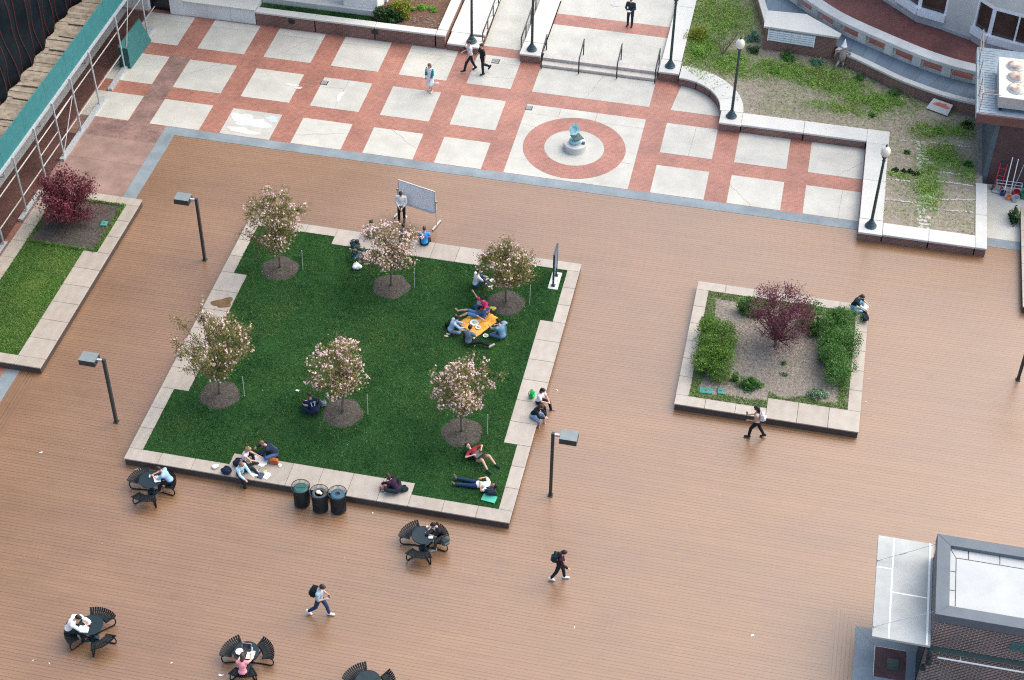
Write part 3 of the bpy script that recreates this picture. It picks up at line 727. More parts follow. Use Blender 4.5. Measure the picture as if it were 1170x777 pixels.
# building with rooftop unit at the right border
t = thing('service_building', 'low brick service building with red roof beam and rooftop deck', 'building')
MB().box(9.71, 20, 68.2, 68.5, -.05, 3.5).build('front_wall', M_purpbrick, t)
MB().box(9.46, 9.7, 68.15, 74, -.05, 3.5).build('side_wall', M_sidedark, t)
MB().box(8.58, 20, 68.18, 74.0, 3.56, 3.92).build('roof_slab', M_steelblue, t)
MB().box(8.54, 20, 68.06, 68.18, 3.5, 3.96).build('roof_beam', M_rust, t)
MB().box(8.5, 8.58, 68.18, 73.9, 3.62, 3.96).build('side_beam', M_steelblue, t)
gr = MB()
for k in range(26): gr.box(8.62, 9.36, 68.3+k*.215, 68.3+k*.215+.18, 3.925, 3.95)
gr.build('grating', M_steelblue, t)
rl = MB()
for y in (68.2, 69.7, 71.2, 72.7, 73.8):
    rl.tube([(8.6, y, 3.9), (8.6, y, 5.05)], .022, 6)
for z in (4.5, 5.05): rl.tube([(8.6, 68.2, z), (8.6, 73.8, z)], .02, 6)
rl.tube([(8.6, 68.2, 5.05), (9.4, 68.2, 5.05)], .02, 6); rl.tube([(8.6, 69.2, 4.6), (9.4, 69.2, 4.6)], .02, 6)
rl.build('guard_rail', mat('tan_rail', (.40, .30, .24), .6), t)
t = thing('rooftop_unit', 'white rooftop cooling unit with three round fans', 'cooling unit', (9.42, 68.55, 3.93))
MB().box(0, 3.6, 0, 3.35, .22, .80).build('cabinet', M_alu, t)
MB().box(-.05, 3.65, -.05, 3.4, .80, .85).build('top_panel', mat('cream_panel', (.66, .62, .55), .6), t, bevel=.01)
for a in (.1, 1.7, 3.3):
    for b_ in (.1, 3.1): MB().box(a, a+.12, b_, b_+.12, 0, .22).build('foot', M_black, t)
for k in range(3):
    for q_ in range(2):
        c = (.75+q_*1.7, .72+k*.98)
        ring_ = MB(); ring_.lathe([(.44, .85), (.43, .93), (.40, .96)], 24, (*c, 0), caps=False); fo = ring_.build('fan_ring', M_alu, t)
        fb = MB(); fb.lathe([(.41, .90), (.40, .97), (.30, 1.03), (.15, 1.06), (.01, 1.065)], 22, (*c, 0)); fb.build('fan_dome', mat('rusty_cream_dome', (.24, .13, .085), .8, var=.1, scale=3.5, col2=(.66, .60, .52)), fo, smooth=True)

# kiosk at the lower right
t = thing('kiosk', 'brick kiosk with grey edged white roof at the lower right', 'kiosk')
MB().box(7.33, 14, 37.70, 41.2, -.05, 3.8).build('brick_wall', M_kioskbrick, t)
rf = MB(); rf.prism([(7.26, 37.63), (7.72, 38.09), (7.72, 40.80), (7.26, 41.26)], 3.8, 4.2); rf.prism([(7.263, 37.63), (14, 37.63), (14, 38.09), (7.723, 38.09)], 3.8, 4.2); rf.prism([(7.723, 40.80), (14, 40.80), (14, 41.26), (7.263, 41.26)], 3.8, 4.2)
rf.build('roof_edge', M_roofgrey, t, bevel=.008)
MB().box(7.72, 14, 38.09, 40.8, 3.8, 4.04).build('roof', M_roofwhite, t)
sm = MB(); e = .028; z0, z1 = 4.041, 4.047
x0, y0, y1 = 7.93, 38.24, 40.42
sm.box(x0, x0+e, y0, y1, z0, z1); sm.box(x0+e, 14, y1-e, y1, z0, z1)
for y in (38.9, 39.75): sm.box(7.72, x0, y, y+e, z0, z1)
for x in (8.35, 9.42, 10.5, 11.6): sm.box(x, x+e, y1, 40.8, z0, z1)
sm.prism([(7.73, 40.78), (7.75, 40.79), (x0+.01, y1), (x0, y1-.008)], z0, z1)
sm.build('roof_joint', M_black, t)
cn = MB(); cn.box(5.36, 7.325, 37.2, 41.83, 2.9, 3.0); co = cn.build('canopy', M_canopy, t, bevel=.01)
tr = MB(); tr.box(5.90, 5.95, 37.22, 41.81, 3.0, 3.006); tr.box(5.38, 5.90, 40.30, 40.35, 3.0, 3.006); tr.box(5.95, 7.17, 39.25, 39.30, 3.0, 3.006); tr.box(7.17, 7.24, 37.22, 41.81, 3.0, 3.012); tr.build('seam_strip', M_paper, co)
for ya, yb in ((40.62, 41.0), (37.62, 37.95)):
    r = MB(); r.tube([(5.41, ya, 3.0), (7.3, yb, 3.95)], .010, 6); r.tube([(5.41, ya, 2.99), (5.41, ya, 3.05)], .035, 8); r.tube([(6.1, ya+.14, 3.33), (6.35, ya+.19, 3.46)], .022, 6); r.build('tie_rod', M_facegrey, t)
MB().box(7.3, 14, 37.58, 37.697, 2.28, 2.40).build('ledge', mat('green_grey_ledge', (.045, .085, .08), .6), t)
lv2 = MB(); lv2.box(9.95, 11.2, 37.66, 37.698, 2.95, 3.35)
for k in range(6): lv2.box(9.98, 11.17, 37.63, 37.66, 2.97+k*.062, 3.01+k*.062)
lv2.build('vent', mat('dull_teal_vent', (.06, .15, .14), .6), t)
MB().tube([(7.72, 37.5, 2.1), (14, 37.5, 2.1)], .03, 8).tube([(8.5, 37.5, 2.1), (8.5, 37.7, 2.1)], .02, 6).tube([(11.5, 37.5, 2.1), (11.5, 37.7, 2.1)], .02, 6).build('white_pipe', M_winwhite, t)
MB().box(7.30, 7.329, 38.0, 39.1, 0, 2.2).build('door', M_black, t)
t = thing('floodlights', 'three round black floodlights on a bracket at the kiosk corner', 'floodlights', (7.36, 37.66, 2.05))
b = MB(); b.tube([(0, 0, .35), (0, -.26, .35), (0, -.30, -.25)], .022, 6); b.tube([(0, -.28, 0), (.42, -.34, -.05)], .018, 6); b.build('bracket', M_black, t)
for c in ((.03, -.32, .40), (.05, -.40, .12), (-.08, -.42, -.22)):
    h = MB(); h.cone((c[0], c[1]+.06, c[2]+.02), (c[0], c[1]-.10, c[2]-.05), .06, .115, 14); h.ell((c[0], c[1]-.10, c[2]-.05), (.113, .03, .113)); h.build('lamp_head', M_black, t, smooth=False)
gp = MB(); gp.sheet([(5.11, 39.96), (5.11, 15), (5.82, 15), (5.82, 39.22)], .008); gp.sheet([(5.113, 39.965), (5.823, 39.225), (7.32, 39.225), (7.32, 39.965)], .008); gp.rect(6.97, 7.32, 15, 39.22, .008); gp.rect(5.823, 6.967, 15, 37.85, .008)
struct('kiosk_apron', gp, M_grey)
struct('kiosk_apron_brick', MB().rect(5.825, 6.965, 37.86, 39.215, .010), M_purpbrick)
struct('kiosk_apron_trim', MB().rect(5.825, 5.855, 37.86, 39.215, .016).rect(5.86, 6.96, 39.185, 39.213, .016), M_white)
tag(MB().box(6.3, 6.72, 38.25, 38.75, .012, .026).build('door_mat', M_dkgreen, bevel=.006), 'small dark green mat on the brick pad beside the kiosk', 'door mat')

# scaffold shed along the left border
t = thing('sidewalk_shed', 'scaffold shed with teal hoarding and plank roof along the left side', 'scaffold', (0, 0, 0))
for y in (46.5, 49.2, 51.4, 53.4, 55.9, 58.2, 60.3, 62.45, 64.8, 68.2, 71.5):
    MB().tube([(-34.15, y, .13), (-34.22, y, 3.15)], .045, 8).box(-34.24, -34.06, y-.09, y+.09, .13, .145).build('post', M_galv, t)
for y in (48, 53.4, 58.2, 62.45, 68.2): MB().tube([(-36.3, y, 0), (-36.3, y, 3.15)], .045, 8).build('post', M_galv, t)
for a, b in ((45.5, 50.2), (51.0, 53.6), (55.2, 57.5), (60.0, 65.45), (66.15, 68.4), (70.8, 72.2)):
    MB().box(-34.27, -34.03, a, b, 0, .05).box(-34.27, -34.22, a, b, .05, .13).box(-34.08, -34.03, a, b, .05, .13).box(-34.22, -34.08, a+.02, b-.02, .05, .126).build('sill', M_galv, t)
for z, x in ((2.2, -34.26), (.86, -34.23)): MB().tube([(x, 44, z), (x, 73, z)], .028, 6).build('rail', M_alu, t)
for a, b in (((62.45, 2.2), (60.45, .2)), ((62.45, 2.2), (60.3, 2.2)), ((70.0, 3.0), (68.9, .9)), ((53.4, 2.2), (51.4, .4)), ((58.2, 1.45), (60.3, 1.55))):
    MB().tube([(-34.26, a[0], a[1]), (-34.2, b[0], b[1])], .024, 6).build('brace', M_alu, t)
fa = MB(); y = 43.
while y < 82: fa.box(-34.42, -34.36, y+.004, y+2.43, 3.1, 4.42); y += 2.44
fa.build('hoarding', M_teal, t)
MB().box(-34.36, -34.28, 43, 82, 3.02, 3.16).build('edge_beam', M_galv, t)
pk = MB(); y = 43.; r = random.Random(4)
while y < 82:
    w = r.uniform(.2, .3); pk.box(-37.1-r.uniform(0, .2), -34.45, y+.01, y+w, 3.18+r.uniform(0, .015), 3.23+r.uniform(0, .045)); y += w
for y, l in ((61.2, 1.3), (64.4, 1.5), (65.6, 1.1), (66.8, 1.6), (69.4, 1.4), (60.1, 1.4), (58.4, 1.2)):
    pk.box(-36.1, -36.1+l, y, y+.26, 3.285, 3.33, r.uniform(-.04, .04))
pk.build('plank_roof', M_plank, t)
t = thing('scaffolded_building', 'building wrapped in dark debris netting with red cords', 'building', (0, 0, 0))
MB().box(-60, -37.7, 40, 84, -.05, 17).build('wall', M_face, t)
nv = []; NY, NZ = 170, 36; r = random.Random(9)
ys = np.linspace(44, 82, NY); lowz = smooth_noise(np.c_[ys, ys*0], .45, 12)
lowx = -36.72+.5*smooth_noise(np.c_[ys, ys*0+7], .33, 5)
for j in range(NZ):
    f = j/(NZ-1)
    for i in range(NY):
        y = ys[i]; z = 3.26+f*13.7
        belly = .45*math.sin(min(1, f*2)*math.pi)*(.5+.5*math.sin(y*1.1+1.5*f))
        x = lowx[i]*(1-f)**2-37.3*(1-(1-f)**2)+belly*.5+.10*math.sin(y*4.2+2*math.sin(z*.8))+.06*math.sin(z*2.1+y)
        nv.append((x, y, z))
nf = [(j*NY+i, j*NY+i+1, (j+1)*NY+i+1, (j+1)*NY+i) for j in range(NZ-1) for i in range(NY-1)]
nm = MB(); nm.add(nv, nf); no = nm.build('debris_net', M_net, t, smooth=True)
so = no.modifiers.new('thickness', 'SOLIDIFY'); so.thickness = .02
cd = MB()
for k in range(3, NY-3, 3):
    pts = [Vector(nv[j*NY+k])+Vector((.045, 0, 0)) for j in range(0, NZ)]
    cd.tube(pts, .016, 5)
cd.build('red_cord', M_cord, t)
t = thing('plywood_guard', 'low teal plywood guard leaning beside the scaffold foot', 'plywood guard')
MB().add([(-33.84, 68.3, 0), (-33.78, 71.05, 0), (-34.3, 71.1, 1.25), (-34.36, 68.35, 1.25), (-33.90, 68.3, 0), (-33.84, 71.05, 0), (-34.36, 71.1, 1.25), (-34.42, 68.35, 1.25)], [(0, 1, 2, 3), (7, 6, 5, 4), (0, 3, 7, 4), (1, 5, 6, 2), (3, 2, 6, 7), (0, 4, 5, 1)]).build('side_panel', M_tealdk, t)
MB().prism([(-33.9, 68.33), (-34.45, 68.33), (-34.45, 68.29), (-33.87, 68.29)], 0, 1.2).build('end_panel', mat('dark_teal_board', (.012, .085, .08), .6), t)

# stone building at the back left
t = thing('stone_building', 'white stone building with a dark doorway behind the brick planter', 'building')
MB().box(-60, -35.0, 73.85, 95, -.05, 13).box(-33.72, -32.93, 73.8, 95, -.05, 13).box(-35.0, -33.72, 74.1, 95, -.05, 13).box(-35.0, -33.72, 73.85, 74.098, 2.4, 13).box(-32.93, -22.3, 76.6, 95, -.05, 13).box(-28.85, -24.35, 75.55, 76.6, .3, 1.28).box(-24.34, -22.45, 75.2, 76.6, .3, 3.5).build('wall', concrete_mat('white_building_stone', (.76, .75, .71), .05, .10), t)
MB().box(-28.85, -22.6, 74.98, 75.19, .3, 1.0).box(-28.85, -24.36, 75.19, 75.55, .3, .96).build('plinth', M_white, t, bevel=.01)
d = MB(); d.box(-34.98, -33.74, 74.05, 74.097, .02, 2.38); do = d.build('door', M_glassdark, t)
MB().box(-35.0, -34.94, 73.98, 74.05, 0, 2.4).box(-33.78, -33.72, 73.98, 74.05, 0, 2.4).box(-34.94, -33.78, 73.98, 74.05, 2.34, 2.4).build('door_frame', M_winwhite, do)
t = thing('stone_ledge', 'low white stone ledge wall between doorway and brick planter', 'wall')
MB().box(-32.92, -31.62, 73.84, 78, -.05, .82).box(-31.61, -30.3, 73.84, 78, -.05, .82).box(-30.29, -28.90, 73.84, 78, -.05, .82).build('wall_block', concrete_mat('ledge_stone', (.72, .72, .70), .06, .10), t)
MB().box(-32.92, -30.31, 73.78, 74.25, .82, .92).box(-30.30, -28.89, 73.78, 74.25, .82, .92).box(-32.92, -28.89, 74.26, 78, .82, .88).build('coping', M_white, t, bevel=.012)

# ---------------------------------------------------------------- lamps
def shoebox(loc, sgn, label):
    t = thing('street_lamp', label, 'street lamp', loc, 0, 'square headed lamps on the deck')
    MB().box(-.06, .06, -.06, .06, .0, 3.5).build('post', M_dark_post, t)
    MB().box(-.10, .10, -.10, .10, .0, .03).build('base_plate', M_dark_post, t)
    a, b = sorted((.06*sgn, .28*sgn)); MB().box(a, b, -.045, .045, 3.36, 3.46).build('arm', M_galv, t)
    a, b = sorted((.28*sgn, .95*sgn)); h = MB(); h.box(a, b, -.27, .27, 3.24, 3.50); ho = h.build('lamp_head', M_dark_post, t, bevel=.008)
    MB().box(a+.004, b-.004, -.266, .266, 3.50, 3.512).build('top_cover', M_lamptop, ho)
    MB().box(a+.08, b-.08, -.2, .2, 3.225, 3.24).build('lens', M_globe, ho)
    return t
M_dark_post = M_post
shoebox((-24.93, 54.46, 0), -1, 'square headed lamp post between the left planter and the blossom lawn, farther one')
shoebox((-24.98, 43.92, 0), -1, 'square headed lamp post left of the stained corner, with bare deck all round it')
shoebox((-6.97, 43.82, 0), 1, 'square headed lamp post right of the lawn corner, head turned right')
shoebox((11.07, 54.55, 0), 1, 'lamp post cut by the right border, only its lower shaft in view')
def globe_lamp(loc, label):
    t = thing('globe_lamp', label, 'street lamp', loc, 0, 'globe lamps around the plaza')
    MB().lathe([(.27, 0), (.27, .06), (.22, .10), (.21, .16), (.16, .22), (.13, .30), (.085, .36), (.08, .40)], 20).build('base', M_green_post, t, smooth=False)
    MB().lathe([(.075, .38), (.06, 3.7), (.085, 3.72), (.085, 3.76), (.05, 3.8), (.10, 3.92), (.13, 3.95), (.13, 3.99), (.06, 4.0)], 14).build('post', M_green_post, t, smooth=True)
    g = MB(); g.lathe([(.10, 3.99), (.19, 4.08), (.225, 4.22), (.20, 4.36), (.13, 4.46), (.05, 4.52), (.01, 4.53)], 20); go = g.build('globe', M_globe, t, smooth=True)
    MB().lathe([(.05, 4.525), (.06, 4.55), (.02, 4.60), (.03, 4.63), (.005, 4.67)], 10).build('finial', M_green_post, go, smooth=True)
globe_lamp((-17.05, 74.15, .42), 'globe lamp on the white wall left of the ramp, behind two men')
globe_lamp((-13.78, 74.0, .5), 'globe lamp on the pier between ramp and steps')
globe_lamp((-6.47, 74.0, .55), 'globe lamp on the pier right of the steps')
globe_lamp((-2.87, 70.3, .5), 'globe lamp at the end of the curved garden wall')
globe_lamp((4.4, 63.0, .5), 'globe lamp on the wall corner at the garden plots')

# ---------------------------------------------------------------- handrails, drains, bronze
def rail_(name, label, pts, posts, grp):
    t = thing(name, label, 'handrail', (0, 0, 0), 0, grp)
    MB().tube(pts, .036, 8).build('top_rail', M_black, t, smooth=True)
    for a, b in posts: MB().tube([a, b], .032, 8).build('post', M_black, t)
for x, lab in ((-13.08, 'leftmost handrail of the steps, against the ramp pier'), (-11.1, 'black handrail on the steps, second from the ramp'), (-9.1, 'black handrail on the steps, third from the ramp'), (-7.1, 'rightmost handrail of the steps, against the lamp pier')):
    rail_('handrail', lab, [(x, 73.02, .05), (x, 73.02, .86), (x, 73.10, .93), (x, 74.35, 1.22), (x, 74.5, 1.22)], [((x, 74.42, .3), (x, 74.42, 1.22))], 'handrails on the steps')
for x, lab in ((-16.5, 'long black ramp handrail on the left side'), (-14.42, 'long black ramp handrail on the right side')):
    ps = [((x, y, max(0, (y-74.5)*.065)), (x, y, .92+max(0, (y-74.5)*.065))) for y in (74.35, 75.6, 76.95, 78.3, 79.7, 81.0)]
    rail_('handrail', lab, [p[1] for p in ps]+[(x, 84, 1.25)], ps, 'handrails along the ramp')
for x, y, s, lab in ((-23.72, 69.3, .36, 'small dark drain grate in a chalky slab near the walking woman'), (-15.55, 73.25, .40, 'small dark drain grate beside the two walking men'), (-13.0, 69.45, .34, 'small grey drain grate at the corner of the circle panel')):
    t = thing('drain_grate', lab, 'drain grate', (x, y, .004), 0, 'drain grates in the plaza')
    MB().box(-s/2, s/2, -s/2, s/2, 0, .012).build('frame', M_post, t)
    b = MB()
    for k in range(6): b.box(-s/2+.03+k*(s-.06)/6, -s/2+.05+k*(s-.06)/6, -s/2+.03, s/2-.03, .013, .02)
    b.build('bar', M_facegrey, t)
tag(MB().lathe([(.30, .0), (.30, .012), (.02, .014)], 20, (-10.25, 79.8, .321)).build('manhole_cover', M_facegrey), 'round grey cover in the upper plaza near the standing man', 'manhole cover')
t = thing('sundial', 'small verdigris bronze sundial on a round stone drum in the brick ring', 'sundial', (-10.13, 66.58, 0))
MB().lathe([(.56, 0), (.56, .34), (.53, .37), (.02, .37)], 36).build('stone_drum', M_balu, t, bevel=0)
MB().lathe([(.27, .37), (.29, .42), (.29, .52), (.25, .58), (.10, .60)], 28).build('bronze_foot', M_verdigris, t, smooth=True)
d = MB(); d.box(-.26, .26, -.24, .24, -.02, .02); o = d.build('dial_plate', M_dkgreen, t, bevel=.01); o.location = (.10, -.08, .76); o.rotation_euler = (.12, .1, .75)
MB().tube([(.05, -.05, .58), (.08, -.07, .75)], .06, 8).build('stem', M_dkgreen, t)
pr = [(0, -.34), (.16, -.22), (.27, .0), (.26, .16), (.12, .30), (-.06, .36), (-.20, .22), (-.25, .02), (-.16, -.2)]
d = MB(); n_ = len(pr)
for k_, (fz, fs) in enumerate(((-.05, .72), (.0, .95), (.05, 1.0), (.035, .6), (-.02, .45))):
    for x, y in pr: d.v.append((x*fs, y*fs, fz))
d.f = [(r*n_+k, r*n_+(k+1) % n_, (r+1)*n_+(k+1) % n_, (r+1)*n_+k) for r in range(4) for k in range(n_)]+[tuple(range(n_))[::-1], tuple(range(4*n_, 5*n_))]; d.m = [0]*len(d.f)
o = d.build('bronze_shell', M_verdigris, t); o.location = (-.10, .10, 1.02); o.rotation_euler = (1.15, .35, .25)
MB().box(.34, .50, -.1, .06, .37, .44).build('small_block', M_dkgreen, t)
# whiteboard
A, B = Vector((-17.18, 59.62)), Vector((-15.36, 59.13)); ang = math.atan2(B.y-A.y, B.x-A.x); Lb = (B-A).length; mid = (A+B)/2
t = thing('whiteboard', 'large grey whiteboard on a wheeled stand facing the seated people', 'whiteboard', (mid.x, mid.y, 0), ang)
h = Lb/2
MB().box(-h, h, -.015, .015, .82, 2.0).build('board', M_whiteboard, t)
MB().box(-h-.03, h+.03, -.025, .025, 2.0, 2.035).box(-h-.03, h+.03, -.025, .025, .785, .82).box(-h-.03, -h, -.025, .025, .82, 2.0).box(h, h+.03, -.025, .025, .82, 2.0).build('frame', M_alu, t)
MB().box(-h+.05, h-.05, -.12, -.026, .79, .81).build('pen_tray', M_alu, t)
for s in (-1, 1):
    MB().box(s*(h+.075)-.02, s*(h+.075)+.02, -.03, .03, .06, 1.5).build('leg', M_alu, t)
    MB().tube([(s*(h+.03), 0, 1.42), (s*(h+.13), 0, 1.42)], .03, 8).build('pivot_knob', M_black, t)
    f = MB(); f.box(s*(h+.075)-.03, s*(h+.075)+.03, -.40, .40, .07, .12); fo = f.build('foot', M_alu, t)
    for y in (-.36, .36): MB().tube([(s*(h+.075)-.018, y, .035), (s*(h+.075)+.018, y, .035)], .035, 10).build('caster', M_black, fo)
# sign on the lawn corner
tag(MB().box(-9.36, -8.92, 55.52, 56.70, LZ-.05, LZ+.05).build('sign_base', M_white, bevel=.01), 'pale concrete strip in the lawn under the edge on sign', 'sign base')
t = thing('notice_sign', 'tall dark notice sign seen edge on at the lawn corner', 'sign', (-9.15, 56.1, LZ+.05))
for y in (-.36, .36): 
    MB().box(-.04, .04, y-.04, y+.04, 0, 1.72).build('post', M_green_post, t); MB().box(-.09, .09, y-.09, y+.09, 0, .02).build('base_plate', M_green_post, t)
MB().box(-.03, .03, -.32, .32, .60, 1.76).build('panel', mat('blue_grey_panel', (.10, .15, .20), .5), t, bevel=.006)
MB().box(-.045, .045, -.42, .42, 1.76, 1.80).build('cap', M_green_post, t)

# ---------------------------------------------------------------- tables and bins
def bench_angles(): return (math.radians(150), math.radians(270), math.radians(30))
def make_table(label, loc, rz):
    t = thing('picnic_table', label, 'picnic table', loc, rz, 'round tables on the deck')
    MB().lathe([(.40, .712), (.445, .715), (.455, .735), (.445, .752), (.43, .755), (.425, .748), (.02, .748)], 40).build('tabletop', M_table, t)
    MB().lathe([(.20, 0), (.20, .02), (.07, .05), (.055, .08), (.055, .66), (.16, .712)], 20).build('pedestal', M_table, t)
    for a in bench_angles():
        s = MB()
        K = 13; half = math.radians(31)
        for k in range(K):
            th = a-half+2*half*k/(K-1); d = Vector((math.cos(th), math.sin(th), 0)); n = Vector((-d.y, d.x, 0))
            wi, wo = .022, .034
            prof = [(.54, .40), (.55, .435), (.575, .45), (.70, .436), (.82, .44), (.90, .462), (.945, .50), (.975, .535)]
            vs = []; m = len(prof)
            for i, (r, z) in enumerate(prof):
                w = wi+(wo-wi)*(r-.54)/.43; 
                for q, e in ((-w, .006), (w, .006), (w, -.006), (-w, -.006)): vs.append(d*r+n*q+Vector((0, 0, z+e)))
            fs = [(i*4+j, i*4+(j+1) % 4, i*4+4+(j+1) % 4, i*4+4+j) for i in range(m-1) for j in range(4)]+[(3, 2, 1, 0), tuple(range(4*m-4, 4*m))]
            s.add(vs, fs)
        for r, z in ((.60, .435), (.74, .424), (.88, .446)):
            s.tube([(r*math.cos(a-half+2*half*k/10), r*math.sin(a-half+2*half*k/10), z) for k in range(11)], .014, 6)
        # solid end straps
        for e in (-1, 1):
            th = a+e*half*1.03; d = Vector((math.cos(th), math.sin(th), 0)); n = Vector((-d.y, d.x, 0))*.03
            s.add([d*.54-n+Vector((0, 0, .43)), d*.54+n+Vector((0, 0, .43)), d*.95+n+Vector((0, 0, .49)), d*.95-n+Vector((0, 0, .49)), d*.54-n+Vector((0, 0, .415)), d*.54+n+Vector((0, 0, .415)), d*.95+n+Vector((0, 0, .475)), d*.95-n+Vector((0, 0, .475))], [(0, 1, 2, 3), (7, 6, 5, 4), (0, 4, 5, 1), (1, 5, 6, 2), (2, 6, 7, 3), (3, 7, 4, 0)])
        s.build('bench_seat', M_seat, t)
        for e in (-1, 1):
            th = a+e*half*.98; d = Vector((math.cos(th), math.sin(th), 0)); c = Vector((math.cos(a), math.sin(a), 0))
            MB().tube([d*.80+Vector((0, 0, .43)), d*.90+Vector((0, 0, .36)), d*.93+Vector((0, 0, .22)), d*.90+Vector((0, 0, .07)), d*.82+Vector((0, 0, .03)), c*.12+d*.25+Vector((0, 0, .03)), c*.10+Vector((0, 0, .05))], .024, 8).build('support_tube', M_seat, t, smooth=True)
    return t
T0 = make_table('round teal black table with a student in pale blue, beside the planter corner', (-22.16, 40.6, 0), 0)
TB = (-11.15, 40.15); TC = (-21.7, 33.5); TD = (-15.93, 33.58); TE = (-11.42, 33.3)
dup(T0, (*TB, 0), 0, 'round teal black table with a person in black at its right bench')
dup(T0, (*TC, 0), math.radians(53), 'round teal black table with a person in a white shirt leaning over it')
dup(T0, (*TD, 0), math.radians(8), 'round teal black table with a laptop and a woman in pink')
dup(T0, (*TE, 0), math.radians(-7), 'empty round teal black table cut by the lower border')
def bin_(loc, label, kind):
    t = thing('trash_bin', label, 'trash bin', loc, 0, 'black bins beside the lawn planter')
    MB().lathe([(.25, .0), (.27, .02), (.285, .45), (.29, .84), (.28, .86)], 32).build('drum', M_black, t, smooth=False)
    s = MB()
    for k in range(44):
        a = 2*math.pi*k/44; x, y = math.cos(a), math.sin(a)
        s.tube([(x*.296, y*.296, .04), (x*.296, y*.296, .80), (x*.325, y*.325, .92), (x*.36, y*.36, 1.0)], .0085, 5)
    s.lathe([(.352, .99), (.372, .99), (.372, 1.012), (.352, 1.012), (.352, .99)], 32, caps=False); s.build('slat_cage', M_black, t)
    l = MB()
    if kind == 'slot':
        l.lathe([(.275, .86), (.275, .90), (.22, .925), (.02, .925)], 32); lo = l.build('lid', mat('teal_lid', (.012, .085, .076), .5), t)
        MB().box(-.17, .17, -.028, .028, .926, .932, .25).build('slot', M_black, lo)
    elif kind == 'open':
        l.lathe([(.275, .86), (.275, .90), (.24, .91), (.17, .90), (.165, .86)], 32, caps=False); lo = l.build('lid', mat('grey_lid', (.04, .055, .065), .5), t)
        MB().lathe([(.165, .80), (.165, .86)], 24).build('opening', M_black, lo)
    else:
        l.lathe([(.275, .86), (.275, .90), (.24, .925), (.10, .93), (.085, .90), (.085, .87)], 32, caps=False); lo = l.build('lid', mat('blue_lid', (.025, .085, .13), .5), t)
        MB().lathe([(.085, .84), (.085, .875)], 20).build('opening', M_black, lo)
    return t
bin_((-16.30, 41.30, 0), 'black bin with a green slotted lid, left of the three', 'slot')
bin_((-15.53, 41.20, 0), 'black bin with an open lid and paper inside, between the other two', 'open')
bin_((-14.83, 41.30, 0), 'black bin with a blue ringed round opening, right of the three', 'ring')
t = MB()
r = random.Random(3)
for k in range(7): t.ell((r.uniform(-.09, .09), r.uniform(-.09, .09), .88+r.uniform(0, .04)), (.07, .06, .035), None, 8, 5)
o = t.build('crumpled_paper', mat('crumpled_cream_paper', (.70, .62, .44), .7, var=.25)); o.location = (-15.53, 41.20, 0); tag(o, 'crumpled cream paper heaped inside the open lidded bin', 'paper')

